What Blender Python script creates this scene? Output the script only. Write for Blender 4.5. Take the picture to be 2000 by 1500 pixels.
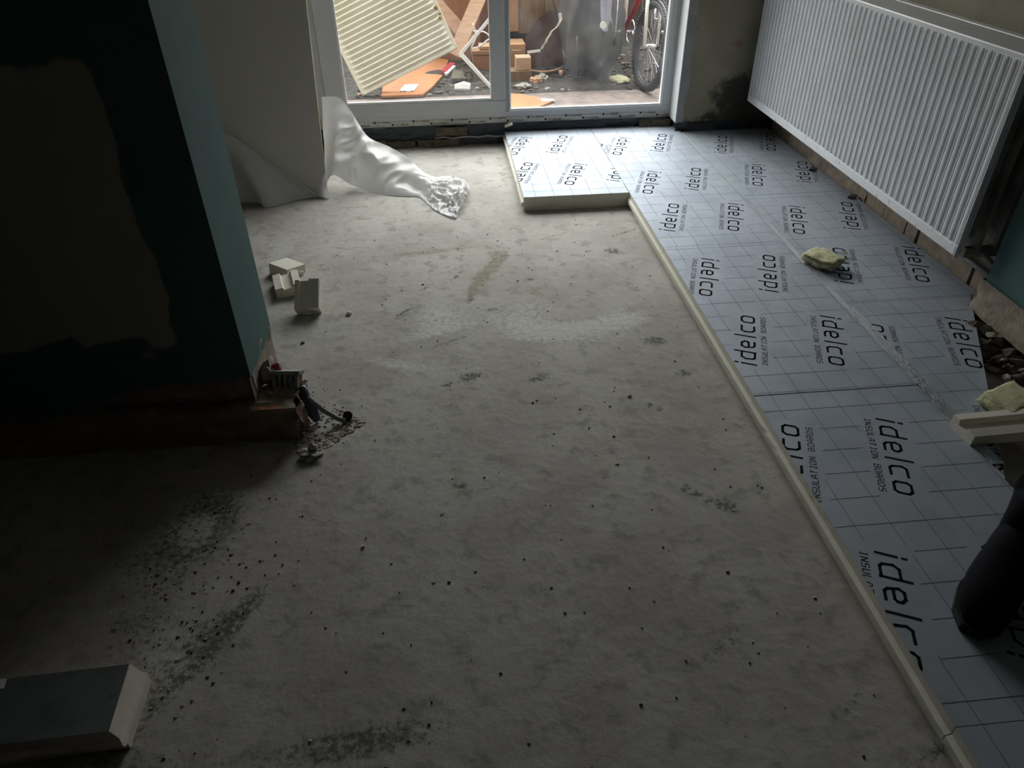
import bpy, bmesh, math, random
from mathutils import Vector, Matrix, noise, Quaternion
for o in list(bpy.data.objects): bpy.data.objects.remove(o)
S = bpy.context.scene; COL = S.collection
# ---------------------------------------------------------------- camera, sky, exposure
def setup():
    f, x, y, z, p, w, r = 1416.9, -1.01816, -3.14072, 1.61437, 0.627859, -0.0877543, -0.0132960
    sp, cp, sy, cy, cr, sr = math.sin(p), math.cos(p), math.sin(w), math.cos(w), math.cos(r), math.sin(r)
    fwd = Vector((-sy*cp, cy*cp, -sp)); right = Vector((cy, sy, 0)); up = right.cross(fwd)
    r2 = cr*right + sr*up; u2 = -sr*right + cr*up
    cd = bpy.data.cameras.new('camera'); cam = bpy.data.objects.new('camera', cd); COL.objects.link(cam)
    M = Matrix((r2, u2, -fwd)).transposed().to_4x4(); M.translation = Vector((x, y, z)); cam.matrix_world = M
    cd.sensor_width = 36; cd.lens = f/2000*36; cd.clip_start = .05; S.camera = cam
    W = bpy.data.worlds.new('overcast_sky'); S.world = W; W.use_nodes = True
    N = W.node_tree.nodes; L = W.node_tree.links
    bg = N['Background']; bg.inputs[0].default_value = (1.0, .985, .965, 1)
    # overcast sky with a lobe added over the garden to light the room: brightest there, dimmer all round
    tc = N.new('ShaderNodeTexCoord'); dt = N.new('ShaderNodeVectorMath'); dt.operation = 'DOT_PRODUCT'
    L.new(tc.outputs['Generated'], dt.inputs[0]); dt.inputs[1].default_value = Vector(SKY_DIR).normalized()
    mr = N.new('ShaderNodeMapRange'); mr.interpolation_type = 'SMOOTHSTEP'; mr.inputs['From Min'].default_value = .38; mr.inputs['From Max'].default_value = 1.0
    mr.inputs['To Min'].default_value = SKY_LOW; mr.inputs['To Max'].default_value = SKY_HIGH
    L.new(dt.outputs['Value'], mr.inputs['Value']); L.new(mr.outputs[0], bg.inputs[1])
    v = S.view_settings; v.view_transform = 'Standard'; v.look = 'None'; v.gamma = 1; v.use_curve_mapping = False
    v.exposure = EXPOSURE
EXPOSURE = .0; SKY_DIR = (-.09, .66, .74); SKY_LOW = .35; SKY_HIGH = 13.0
setup()
# ---------------------------------------------------------------- materials
def mat(name, col, rough=.8, metal=0, col2=None, nscale=6, ndetail=6, nlo=.4, nhi=.65, bump=0, bscale=40, bdist=.002,
        trans=0, alpha=1, stretch=None, coat=0, sub=0, spec=.5, col3=None, n3=20, lo3=.6, hi3=.7):
    m = bpy.data.materials.new(name); m.use_nodes = True; N = m.node_tree.nodes; L = m.node_tree.links
    B = N['Principled BSDF']; B.inputs['Base Color'].default_value = (*col, 1); B.inputs['Roughness'].default_value = rough
    B.inputs['Metallic'].default_value = metal; B.inputs['Specular IOR Level'].default_value = spec
    if trans: B.inputs['Transmission Weight'].default_value = trans
    if alpha < 1: B.inputs['Alpha'].default_value = alpha
    tc = N.new('ShaderNodeTexCoord'); src = tc.outputs['Object']
    if stretch:
        mp = N.new('ShaderNodeMapping'); L.new(src, mp.inputs[0]); mp.inputs['Scale'].default_value = stretch; src = mp.outputs[0]
    def nz(sc, lo, hi, det=6):
        n = N.new('ShaderNodeTexNoise'); n.inputs['Scale'].default_value = sc; n.inputs['Detail'].default_value = det
        n.inputs['Roughness'].default_value = .65; L.new(src, n.inputs['Vector'])
        r = N.new('ShaderNodeMapRange'); r.inputs['From Min'].default_value = lo; r.inputs['From Max'].default_value = hi
        r.interpolation_type = 'SMOOTHSTEP'; L.new(n.outputs['Fac'], r.inputs['Value']); return r.outputs[0], n
    cur = None
    def mix(fac, a, b):
        x = N.new('ShaderNodeMix'); x.data_type = 'RGBA'; L.new(fac, x.inputs['Factor'])
        if isinstance(a, tuple): x.inputs[6].default_value = (*a, 1)
        else: L.new(a, x.inputs[6])
        if isinstance(b, tuple): x.inputs[7].default_value = (*b, 1)
        else: L.new(b, x.inputs[7])
        return x.outputs[2]
    if col2:
        f, _ = nz(nscale, nlo, nhi, ndetail); cur = mix(f, col, col2)
    if col3:
        f, _ = nz(n3, lo3, hi3); cur = mix(f, cur or col, col3)
    if cur: L.new(cur, B.inputs['Base Color'])
    if bump:
        n = N.new('ShaderNodeTexNoise'); n.inputs['Scale'].default_value = bscale; n.inputs['Detail'].default_value = 6; L.new(src, n.inputs['Vector'])
        b = N.new('ShaderNodeBump'); b.inputs['Strength'].default_value = bump; b.inputs['Distance'].default_value = bdist
        L.new(n.outputs['Fac'], b.inputs['Height']); L.new(b.outputs[0], B.inputs['Normal'])
    m['mix'] = 0
    return m
def attr_mix(m, attr, colr, nscale, lo, hi, base_noise=1.0, rough=None):
    """colour the surface where attribute * noise is high (stains with a shape of their own)"""
    N = m.node_tree.nodes; L = m.node_tree.links; B = N['Principled BSDF']
    a = N.new('ShaderNodeAttribute'); a.attribute_name = attr
    tc = N.new('ShaderNodeTexCoord'); n = N.new('ShaderNodeTexNoise'); n.inputs['Scale'].default_value = nscale; n.inputs['Detail'].default_value = 8; n.inputs['Roughness'].default_value = .7
    L.new(tc.outputs['Object'], n.inputs['Vector'])
    x = N.new('ShaderNodeMath'); x.operation = 'MULTIPLY'; L.new(a.outputs['Fac'], x.inputs[0]); L.new(n.outputs['Fac'], x.inputs[1])
    r = N.new('ShaderNodeMapRange'); r.interpolation_type = 'SMOOTHSTEP'; r.inputs['From Min'].default_value = lo; r.inputs['From Max'].default_value = hi; L.new(x.outputs[0], r.inputs['Value'])
    mx = N.new('ShaderNodeMix'); mx.data_type = 'RGBA'; L.new(r.outputs[0], mx.inputs['Factor'])
    inp = B.inputs['Base Color']
    if inp.is_linked: L.new(inp.links[0].from_socket, mx.inputs[6])
    else: mx.inputs[6].default_value = inp.default_value
    mx.inputs[7].default_value = (*colr, 1); L.new(mx.outputs[2], inp)

CONC = mat('concrete', (.40, .378, .345), .82, col2=(.49, .47, .435), nscale=2.2, nlo=.38, nhi=.62, bump=.6, bscale=26, bdist=.006, col3=(.335, .318, .285), n3=13, lo3=.50, hi3=.66, spec=.3)
attr_mix(CONC, 'dirt', (.13, .13, .105), 60, .36, .58)
CONC2 = None
attr_mix(CONC, 'pitted', (.27, .255, .22), 75, .32, .42)
attr_mix(CONC, 'mud', (.27, .235, .165), 45, .30, .66)
attr_mix(CONC, 'pale', (.60, .585, .55), 46, .34, .56)
FOIL = mat('aluminium_foil', (.48, .52, .585), .66, .55, bump=.25, bscale=11, bdist=.004, col2=(.42, .46, .52), nscale=5, spec=.15)
SHADEFOIL = mat('shaded_foil', (.20, .23, .23), .75, .4, col2=(.15, .17, .17), nscale=12, spec=.2)  # darker foil copy, the corner's shade put into its colour
TAPE = mat('foil_tape', (.60, .63, .67), .42, .8, bump=.6, bscale=45, bdist=.004)
INK = mat('black_print', (.02, .02, .024), .9, spec=0)
LINE = mat('grid_print', (.08, .085, .09), .9, spec=0)
FOAM = mat('cream_foam', (.76, .74, .64), .9, col2=(.80, .78, .69), nscale=30, bump=.4, bscale=160, bdist=.002)
FOAMW = mat('pale_foam', (.76, .70, .61), .9, col2=(.69, .63, .54), nscale=20, bump=.3, bscale=120, bdist=.002)
RADW = mat('radiator_enamel', (.74, .75, .78), .32, coat=.2, col2=(.68, .69, .71), nscale=7)
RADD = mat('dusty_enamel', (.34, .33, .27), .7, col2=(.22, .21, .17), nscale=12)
RADG = mat('grimy_band', (.78, .80, .82), .45, col2=(.45, .43, .37), nscale=26, nlo=.56, nhi=.72)
CREAM = mat('cream_enamel', (.64, .61, .50), .4, col2=(.58, .53, .40), nscale=9, nlo=.6, nhi=.75)
TEAL = mat('teal_paint', (.085, .17, .175), .8, col2=(.10, .19, .19), nscale=4, bump=.15, bscale=60, bdist=.002)
PLAST = mat('bare_plaster', (.25, .22, .17), .9, col2=(.30, .27, .21), nscale=7, bump=.3, bscale=50, bdist=.003)
BEIGE = mat('old_plaster', (.30, .275, .20), .9, col2=(.36, .33, .25), nscale=3, bump=.2, bscale=50, bdist=.002, col3=(.28, .20, .14), n3=6, lo3=.62, hi3=.72)
attr_mix(BEIGE, 'dirt', (.07, .062, .05), 14, .25, .5)
GREYPL = mat('grey_filler', (.36, .36, .35), .85, col2=(.30, .30, .29), nscale=8)
FACADE = mat('house_render', (.45, .42, .38), .9)
CEIL = mat('ceiling_paint', (.50, .48, .44), .9)
BACKW = mat('dark_wall', (.11, .115, .115), .9)
RAW = mat('raw_masonry', (.33, .25, .19), .95, col2=(.24, .19, .15), nscale=14, bump=.8, bscale=45, bdist=.01, col3=(.42, .17, .08), n3=9, lo3=.58, hi3=.66)
CONCP = mat('pier_mortar', (.40, .33, .27), .95, col2=(.30, .24, .19), nscale=9, bump=.6, bscale=60, bdist=.005)
RUB = mat('dark_rubble', (.16, .12, .09), .95, col2=(.07, .06, .05), nscale=20, bump=.8, bscale=60, bdist=.008)
RUBL = mat('grey_rubble', (.36, .34, .30), .95, col2=(.20, .19, .16), nscale=40, bump=.8, bscale=120, bdist=.006)
BITU = mat('damp_proof_course', (.045, .052, .066), .55, col2=(.10, .105, .11), nscale=12, nlo=.55, nhi=.75, bump=.5, bscale=30, bdist=.01)
STONE = mat('brown_rubble_stone', (.15, .125, .095), .95, col2=(.09, .075, .06), nscale=20, bump=.8, bscale=60, bdist=.01)
BRICK = mat('pale_brick', (.40, .33, .26), .95, col2=(.30, .25, .20), nscale=16, bump=.7, bscale=60, bdist=.006)
UPVC = mat('white_upvc', (.62, .64, .65), .35, col2=(.58, .60, .61), nscale=3)
UPVCB = mat('white_glazing_bead', (.85, .86, .86), .3)
FILM = mat('protective_film', (.60, .61, .58), .4, col2=(.48, .48, .44), nscale=20, nlo=.5, nhi=.7)
REDP = mat('red_print', (.30, .10, .08), .6)
BOARDW = mat('panel_facing', (.86, .82, .77), .75, col2=(.88, .85, .80), nscale=2)
BOARDE = mat('panel_core', (.66, .66, .40), .85)
WOODL = mat('pale_wood', (.56, .36, .25), .75, col2=(.46, .28, .18), nscale=5, stretch=(1, 12, 12), col3=(.28, .16, .10), n3=9, lo3=.68, hi3=.74)
WOODO = mat('orange_plywood', (.46, .19, .07), .7, col2=(.36, .15, .06), nscale=5)
WOODB = mat('brown_board', (.42, .215, .13), .6, col2=(.36, .175, .10), nscale=3, stretch=(8, 8, 1))
WOODD = mat('dark_veneer', (.05, .022, .015), .7, col2=(.075, .035, .024), nscale=5, spec=.2)
WOODG = mat('weathered_wood', (.26, .16, .09), .8, col2=(.17, .105, .06), nscale=4, stretch=(9, 9, 1))
CARD = mat('cardboard', (.46, .27, .15), .85, col2=(.38, .22, .12), nscale=8)
SOIL = mat('wet_soil', (.032, .028, .025), .95, col2=(.07, .062, .054), nscale=22, bump=1, bscale=50, bdist=.02)
PAVE = mat('dusty_paving', (.23, .175, .15), .8, col2=(.13, .11, .10), nscale=9, bump=.4, bscale=30, bdist=.006)
WHITE = mat('white_plastic', (.85, .85, .83), .5)
RUBBER = mat('black_rubber', (.03, .03, .035), .6)
CHROME = mat('silver_metal', (.72, .72, .75), .25, 1)
BIKEW = mat('white_frame_paint', (.80, .80, .74), .3)
BIKER = mat('red_frame_paint', (.50, .03, .03), .35)
DARKM = mat('dark_metal', (.06, .06, .07), .4, .6)
GREYP = mat('grey_pipe_plastic', (.25, .26, .27), .5)
BLUEB = mat('blue_black_plastic', (.03, .045, .075), .3)
LILAC = mat('lilac_grey_plastic', (.36, .37, .46), .35)
REDPL = mat('red_plastic', (.40, .05, .06), .4)
NAVY = mat('navy_work_trousers', (.004, .004, .008), .95, bump=.4, bscale=60, bdist=.006, spec=.1)
BOOT = mat('black_boot_leather', (.004, .004, .008), .85, col2=(.006, .006, .011), nscale=8, spec=.2)
SOLE = mat('boot_sole', (.012, .011, .011), .8)
SKIN = mat('skin', (.45, .27, .20), .6)
HAIR = mat('dark_hair', (.03, .02, .015), .7)
SHIRT = mat('dark_sweatshirt', (.015, .018, .028), .9)
FENCE = mat('dark_fence_boards', (.11, .08, .065), .85, col2=(.07, .055, .045), nscale=4, stretch=(10, 10, 1))

def facing(m):
    N = m.node_tree.nodes; L = m.node_tree.links; lw = N.new('ShaderNodeLayerWeight'); lw.inputs['Blend'].default_value = .5
    p = N.new('ShaderNodeMath'); p.operation = 'POWER'; L.new(lw.outputs['Facing'], p.inputs[0]); p.inputs[1].default_value = 5
    a = N.new('ShaderNodeMath'); a.operation = 'MULTIPLY_ADD'; L.new(p.outputs[0], a.inputs[0]); a.inputs[1].default_value = .7; a.inputs[2].default_value = .04
    return a.outputs[0]
def glass_mat():
    m = bpy.data.materials.new('window_glass'); m.use_nodes = True; N = m.node_tree.nodes; L = m.node_tree.links
    for n in list(N): N.remove(n)
    out = N.new('ShaderNodeOutputMaterial'); t = N.new('ShaderNodeBsdfTransparent'); t.inputs[0].default_value = (.93, .95, .95, 1)
    g = N.new('ShaderNodeBsdfGlossy'); g.inputs['Roughness'].default_value = .03
    fr = facing(m)
    mx = N.new('ShaderNodeMixShader'); L.new(fr, mx.inputs[0]); L.new(t.outputs[0], mx.inputs[1]); L.new(g.outputs[0], mx.inputs[2])
    d = N.new('ShaderNodeBsdfTranslucent'); d.inputs[0].default_value = (.85, .86, .9, 1)
    tc = N.new('ShaderNodeTexCoord'); n = N.new('ShaderNodeTexNoise'); n.inputs['Scale'].default_value = 5; n.inputs['Detail'].default_value = 8; L.new(tc.outputs['Object'], n.inputs['Vector'])
    r = N.new('ShaderNodeMapRange'); r.inputs['From Min'].default_value = .4; r.inputs['From Max'].default_value = .75; r.inputs['To Min'].default_value = .003; r.inputs['To Max'].default_value = .02; L.new(n.outputs['Fac'], r.inputs['Value'])
    m2 = N.new('ShaderNodeMixShader'); L.new(r.outputs[0], m2.inputs[0]); L.new(mx.outputs[0], m2.inputs[1]); L.new(d.outputs[0], m2.inputs[2]); L.new(m2.outputs[0], out.inputs[0])
    return m
GLASS = glass_mat()
def film_mat(name, col, transp, rough=.3, tl=.5):
    m = bpy.data.materials.new(name); m.use_nodes = True; N = m.node_tree.nodes; L = m.node_tree.links
    for n in list(N): N.remove(n)
    out = N.new('ShaderNodeOutputMaterial'); t = N.new('ShaderNodeBsdfTransparent'); t.inputs[0].default_value = (.95, .95, .95, 1)
    d = N.new('ShaderNodeBsdfDiffuse'); d.inputs[0].default_value = (*col, 1); tr = N.new('ShaderNodeBsdfTranslucent'); tr.inputs[0].default_value = (*col, 1)
    g = N.new('ShaderNodeBsdfGlossy'); g.inputs['Roughness'].default_value = rough
    a = N.new('ShaderNodeMixShader'); a.inputs[0].default_value = tl; L.new(d.outputs[0], a.inputs[1]); L.new(tr.outputs[0], a.inputs[2])
    b = N.new('ShaderNodeMixShader'); b.inputs[0].default_value = transp; L.new(a.outputs[0], b.inputs[1]); L.new(t.outputs[0], b.inputs[2])
    fr = facing(m)
    c = N.new('ShaderNodeMixShader'); L.new(fr, c.inputs[0]); L.new(b.outputs[0], c.inputs[1]); L.new(g.outputs[0], c.inputs[2]); L.new(c.outputs[0], out.inputs[0])
    return m
SHEET = film_mat('white_polythene', (.90, .90, .90), .0, .35, .4)
COVER = film_mat('grey_translucent_plastic', (.16, .17, .18), .30, .28, .35)
# ---------------------------------------------------------------- mesh helpers
class MB:
    def __init__(s): s.v = []; s.f = []; s.m = []; s.mats = []
    def mi(s, m):
        if m not in s.mats: s.mats.append(m)
        return s.mats.index(m)
    def add(s, vs, fs, m):
        b = len(s.v); s.v += [tuple(v) for v in vs]; k = s.mi(m)
        for f in fs: s.f.append(tuple(b+i for i in f)); s.m.append(k)
        return s
    def box(s, a, b, m, M=None):
        x0, y0, z0 = a; x1, y1, z1 = b
        vs = [(x0,y0,z0),(x1,y0,z0),(x1,y1,z0),(x0,y1,z0),(x0,y0,z1),(x1,y0,z1),(x1,y1,z1),(x0,y1,z1)]
        if M: vs = [M @ Vector(v) for v in vs]
        return s.add(vs, [(0,3,2,1),(4,5,6,7),(0,1,5,4),(1,2,6,5),(2,3,7,6),(3,0,4,7)], m)
    def prism(s, poly, z0, z1, m, M=None, mtop=None):
        n = len(poly); vs = [(x, y, z0) for x, y in poly] + [(x, y, z1) for x, y in poly]
        if M: vs = [M @ Vector(v) for v in vs]
        s.add(vs, [tuple(range(n-1, -1, -1))] + [(i, (i+1) % n, n+(i+1) % n, n+i) for i in range(n)], m)
        s.add(vs[n:], [tuple(range(n))], mtop or m); return s
    def tube(s, pts, r, m, n=10, cap=True):
        pts = [Vector(p) for p in pts]; rs = r if isinstance(r, (list, tuple)) else [r]*len(pts)
        vs = []; t0 = None; up = Vector((0, 0, 1))
        for i, p in enumerate(pts):
            t = (pts[min(i+1, len(pts)-1)] - pts[max(i-1, 0)]).normalized()
            if i == 0:
                a = t.cross(up) if abs(t.dot(up)) < .9 else t.cross(Vector((1, 0, 0)))
            else: a = a - t*a.dot(t)
            a.normalize(); b = t.cross(a)
            for k in range(n):
                an = 2*math.pi*k/n; vs.append(p + (a*math.cos(an) + b*math.sin(an))*rs[i])
        fs = [(i*n+k, i*n+(k+1) % n, (i+1)*n+(k+1) % n, (i+1)*n+k) for i in range(len(pts)-1) for k in range(n)]
        if cap: fs += [tuple(range(n-1, -1, -1)), tuple((len(pts)-1)*n+k for k in range(n))]
        return s.add(vs, fs, m)
    def grid(s, fn, nu, nv, m):
        vs = [fn(i/nu, j/nv) for j in range(nv+1) for i in range(nu+1)]
        return s.add(vs, [(j*(nu+1)+i, j*(nu+1)+i+1, (j+1)*(nu+1)+i+1, (j+1)*(nu+1)+i) for j in range(nv) for i in range(nu)], m)
    def rock(s, c, r, m, seed=0, sub=3, amp=.35, fr=1.6, flat=None):
        bm = bmesh.new(); bmesh.ops.create_icosphere(bm, subdivisions=sub, radius=1)
        o = Vector((seed*3.7, seed*1.3, seed*7.1)); vs = []
        rx, ry, rz = r if isinstance(r, (tuple, list)) else (r, r, r)
        for v in bm.verts:
            k = 1 + amp*noise.fractal(v.co*fr+o, 1, 2, 4)
            p = v.co*k; p = Vector((p.x*rx, p.y*ry, p.z*rz))
            if flat is not None and p.z < -flat: p.z = -flat
            vs.append(Vector(c)+p)
        fs = [tuple(v.index for v in f.verts) for f in bm.faces]; bm.free()
        return s.add(vs, fs, m)
    def build(s, name, parent=None, smooth=False, bevel=0, mods=None):
        me = bpy.data.meshes.new(name); me.from_pydata(s.v, [], s.f)
        for m in s.mats: me.materials.append(m)
        me.polygons.foreach_set('material_index', s.m)
        if smooth: me.polygons.foreach_set('use_smooth', [True]*len(s.f))
        me.update(); o = bpy.data.objects.new(name, me); COL.objects.link(o)
        if parent: o.parent = parent; o.matrix_parent_inverse = parent.matrix_world.inverted()
        if bevel:
            b = o.modifiers.new('bevel', 'BEVEL'); b.width = bevel; b.segments = 2; b.limit_method = 'ANGLE'; b.angle_limit = .6
        return o
def tag(o, label, cat, group=None, kind=None):
    if label: o['label'] = label
    if cat: o['category'] = cat
    if group: o['group'] = group
    if kind: o['kind'] = kind
    return o
def empty(name, loc, label=None, cat=None, group=None, kind=None):
    e = bpy.data.objects.new(name, None); COL.objects.link(e); e.matrix_world = Matrix.Translation(Vector(loc)); e.location = loc; e.empty_display_size = .1
    return tag(e, label, cat, group, kind)
def struct(name, mb, label=None, **k):
    return tag(mb.build(name, **k), label, None, kind='structure')
def frame(o, x, z=(0, 0, 1)):
    x = Vector(x).normalized(); z = Vector(z); y = z.cross(x).normalized(); z = x.cross(y)
    M = Matrix((x, y, z)).transposed().to_4x4(); M.translation = Vector(o); return M
def plank(mb, a, b, w, t, m, nrm=(0, -1, 0)):
    a = Vector(a); b = Vector(b); M = frame(a, b-a, nrm); L = (b-a).length
    mb.box((0, -w/2, -t/2), (L, w/2, t/2), m, M)
# ---------------------------------------------------------------- setting
def floor():
    x0, x1, y0, y1 = -3.1, .1, -2.7, 1.93; nx, ny = 110, 160
    mb = MB(); mb.grid(lambda u, v: (x0+(x1-x0)*u, y0+(y1-y0)*v, 0), nx, ny, CONC)
    mb.box((-6.2, -6, -.15), (-3.1, 1.93, 0), CONC); mb.box((-3.1, -6, -.15), (2.6, -2.7, 0), CONC); mb.box((.1, -2.7, -.15), (2.6, 1.93, 0), CONC)
    mb.box((-3.1, -2.7, -.15), (.1, 1.93, -.05), CONC)
    o = struct('floor', mb)
    me = o.data
    def g(p, s, x, y):
        cx, cy, rx, ry, an, st = p; dx, dy = x-cx, y-cy; c, sn = math.cos(an), math.sin(an)
        a = (dx*c+dy*sn)/rx; b = (-dx*sn+dy*c)/ry; return st*math.exp(-(a*a+b*b))
    dirt = [(-1.80,-1.50,.12,.15,0,.62),(-1.88,-1.62,.2,.12,.3,.25),(-1.75,-2.02,.06,.22,-.5,.6),(-1.86,-1.95,.10,.2,0,.25),(-1.63,-1.88,.035,.15,-.5,.5),(-1.95,-1.8,.2,.3,0,.25),(-1.78,-2.3,.2,.1,0,.4),
            (-.975,-.86,.06,.03,.2,.95),(-1.07,-.90,.03,.02,0,.8),(-.72,-.90,.06,.03,.3,.8),(-.209,-.69,.06,.04,0,.85),(-.33,-.98,.035,.015,-.2,.95),(-.33,-1.12,.05,.015,-.7,.95),(-.16,-.93,.04,.03,.2,.9),(-1.0,-.02,.012,.08,-.5,1.0),(-.76,.17,.04,.02,-.3,1.0),(-.66,-.10,.04,.015,.3,.9),(-1.15,-.12,.05,.012,.8,.95),(-.32,-1.56,.06,.02,-.8,.9),(-.23,-1.63,.05,.03,-.8,.9),(-1.04,-1.46,.04,.02,0,.9),
            (-.21,.16,.05,.04,0,.9),(-.86,-.36,.04,.02,.3,.9),(-.95,-.25,.025,.06,-.3,.8),(-.17,-2.29,.1,.02,.5,.55),(.0,-2.4,.1,.03,.4,.6),(-.4,-2.1,.16,.04,.5,.45),(-1.3,-2.26,.25,.06,.1,.65),(-.1,.37,.12,.015,.5,.75),(-.25,-1.9,.12,.04,.8,.3),(-1.25,-.35,.1,.02,.9,.7),(-1.05,-.6,.15,.015,.5,.65)]
    mud = [(-.80,.10,.035,.16,-.5,1.1),(-.92,-.15,.03,.14,-.35,1.1),(-.86,-.02,.07,.20,-.45,.75),(-.65,-.21,.07,.08,0,.9),(-.82,.2,.05,.05,0,1.0),(-.5,.36,.25,.012,.45,.8),(-1.2,.25,.3,.04,.1,.6),(-.9,.3,.5,.05,.2,.55)]
    pale = [(-.68,-.35,.2,.12,0,.42),(-.5,-.55,.3,.06,.2,.5),(-1.2,-.55,.3,.05,.3,.4),(-1.25,-.75,.2,.04,-.4,.75),(-1.84,-1.56,.1,.1,0,.72),(-.75,-.5,.15,.1,0,.4),(-.3,-.5,.15,.15,0,.4),(-.55,-.62,.25,.1,-.3,.45),(-1.2,-1.0,.2,.1,.4,.3),(-1.8,-2.0,.12,.2,0,.6),(-1.1,-.4,.15,.15,0,.6)]
    for n in ('dirt', 'mud', 'pale', 'pitted'): me.attributes.new(n, 'FLOAT', 'POINT')
    A = [me.attributes[n] for n in ('dirt', 'mud', 'pale', 'pitted')]
    for v in me.vertices:
        x, y, _ = v.co
        A[0].data[v.index].value = min(1.1, sum(g(p, 0, x, y) for p in dirt)+.42)
        A[1].data[v.index].value = min(1.1, sum(g(p, 0, x, y) for p in mud)+.1)
        A[3].data[v.index].value = .42+.26*noise.noise(Vector((x*1.6+y*.7, y*3.1, 4)))+.1*noise.noise(Vector((x*5, y*7, 7)))
        A[2].data[v.index].value = min(1.1, sum(g(p, 0, x, y) for p in pale)+.38)
    return o
floor()
struct('wall_front', MB().box((-9, 1.97, 2.5), (9, 2.15, 7.0), FACADE).box((-9, 1.97, 0), (-6.35, 2.15, 2.5), FACADE).box((2.75, 1.97, 0), (9, 2.15, 2.5), FACADE).box((1.26, 1.97, 0), (2.75, 2.15, 2.5), FACADE))  # unseen house front, added tall to block sky light from the outdoor things
struct('ceiling', MB().box((-6.2, -6, 2.5), (2.6, 2.15, 2.65), CEIL))
struct('wall_back', MB().box((-6.2, -6.15, 0), (2.6, -6, 2.5), BACKW))
struct('wall_left', MB().box((-6.35, -6, 0), (-6.2, 2.15, 2.5), BACKW))
# wall the door stands in, with its uncovered foot
def rough_strip(mb, x0, x1, y, z0, z1, d, m, seed, nx=60, nz=8, axis='x'):
    def fn(u, v):
        a = x0+(x1-x0)*u; z = z0+(z1-z0)*v; k = d*noise.fractal(Vector((a*7+seed, z*14, seed)), 1, 2, 4)
        return (a, y+k, z) if axis == 'x' else (y+k, a, z)
    mb.grid(fn, nx, nz, m)
w = MB(); w.box((-6.2, 1.95, .135), (-1.84, 2.15, 2.5), BEIGE); w.box((-6.2, 1.97, 0), (.56, 2.15, .135), BITU); w.box((-1.84, 1.95, 2.2), (.56, 2.15, 2.5), BEIGE)
rough_strip(w, -2.4, .6, 1.935, -.01, .135, .02, BITU, 3, 140, 10)
for i, (a, b, z0, z1) in enumerate([(-1.08, -.86, .075, .13), (-1.45, -1.22, .0, .05), (-1.2, -.92, .0, .05), (-1.6, -1.42, .0, .06), (.34, .56, .07, .13)]):
    rough_strip(w, a, b, 1.905, z0, z1, .02, STONE, 11+i, 24, 8)
struct('wall_far', w)
w = MB(); w.tube([(-1.08+i*.06, 1.90+.006*math.sin(i*1.7), .062+.006*math.sin(i*2.3)) for i in range(9)], .005, GREYPL)
tag(w.build('cable', smooth=True), 'thin pale cable along the dark wall foot under the patio door', 'cable')
# right-hand pier wall beside the door
def pierfar():
    w = MB(); w.box((.575, 1.79, .14), (1.26, 2.15, 2.5), BEIGE)
    w.grid(lambda u, v: (.575+.685*u, 1.785, .14+1.6*v), 40, 60, BEIGE)
    w.box((.56, 1.80, .13), (.62, 2.14, 2.5), GREYPL)
    w.grid(lambda u, v: (.56+(.055+.02*noise.noise(Vector((0, v*9, 2))))*u, 1.782, .14+1.6*v), 2, 50, GREYPL)
    w.box((.58, 1.83, 0), (1.26, 2.15, .14), BITU)
    rough_strip(w, .56, 1.24, 1.80, .0, .145, .03, BITU, 31, 50, 10)
    o = w.build('wall_far'); tag(o, None, None, kind='structure')
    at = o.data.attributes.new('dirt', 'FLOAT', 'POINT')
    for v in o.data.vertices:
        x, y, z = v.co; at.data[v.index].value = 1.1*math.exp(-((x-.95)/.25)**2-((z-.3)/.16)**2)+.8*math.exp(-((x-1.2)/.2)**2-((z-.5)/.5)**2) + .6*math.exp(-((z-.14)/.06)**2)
pierfar()
# long wall on the right behind the radiator
w = MB(); w.box((1.27, -.72, .26), (1.4, 1.95, 2.5), BEIGE); w.box((1.28, -.72, 0), (1.4, 1.95, .26), BITU)
y = -.70; k = 0
while y < 1.78:
    L = .10 if (k % 5 == 3) else .215
    L = min(L, 1.78-y); dx = random.Random(k).uniform(-.006, .006)
    if y < .5: w.box((1.245+dx, y+.004, .035), (1.285, y+L-.008, .15+.01*math.sin(k*3)), BRICK)
    w.box((1.255-dx, y+.05, .162), (1.285, y+L+.04, .262), BRICK); y += L; k += 1
rough_strip(w, -.72, 1.78, 1.262, 0, .28, .012, CONCP, 77, 160, 14, 'y')
rough_strip(w, .45, 1.78, 1.242, .03, .27, .014, CONCP, 79, 90, 14, 'y')
struct('wall_right', w)
# teal pier at the right edge
w = MB(); w.box((1.12, -1.75, .20), (1.4, -.72, 2.5), TEAL); w.box((1.4, -6, 0), (2.6, -1.75, 2.5), BACKW); 
rough_strip(w, -1.75, -.70, 1.113, .07, .215, .008, CONCP, 41, 90, 14, 'y')
w.grid(lambda u, v: (1.113+.16*u+.006*noise.noise(Vector((u*5, v*9, 1))), -.705+.01*noise.noise(Vector((u*9, v*9, 5))), .05+.165*v), 10, 10, CONCP)
w.box((1.135, -1.75, 0), (1.4, -.715, .20), RUB)
struct('wall_right', w)
struct('wall_right', MB().box((2.6, -6.15, 0), (2.75, -1.7, 2.5), BACKW))
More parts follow.
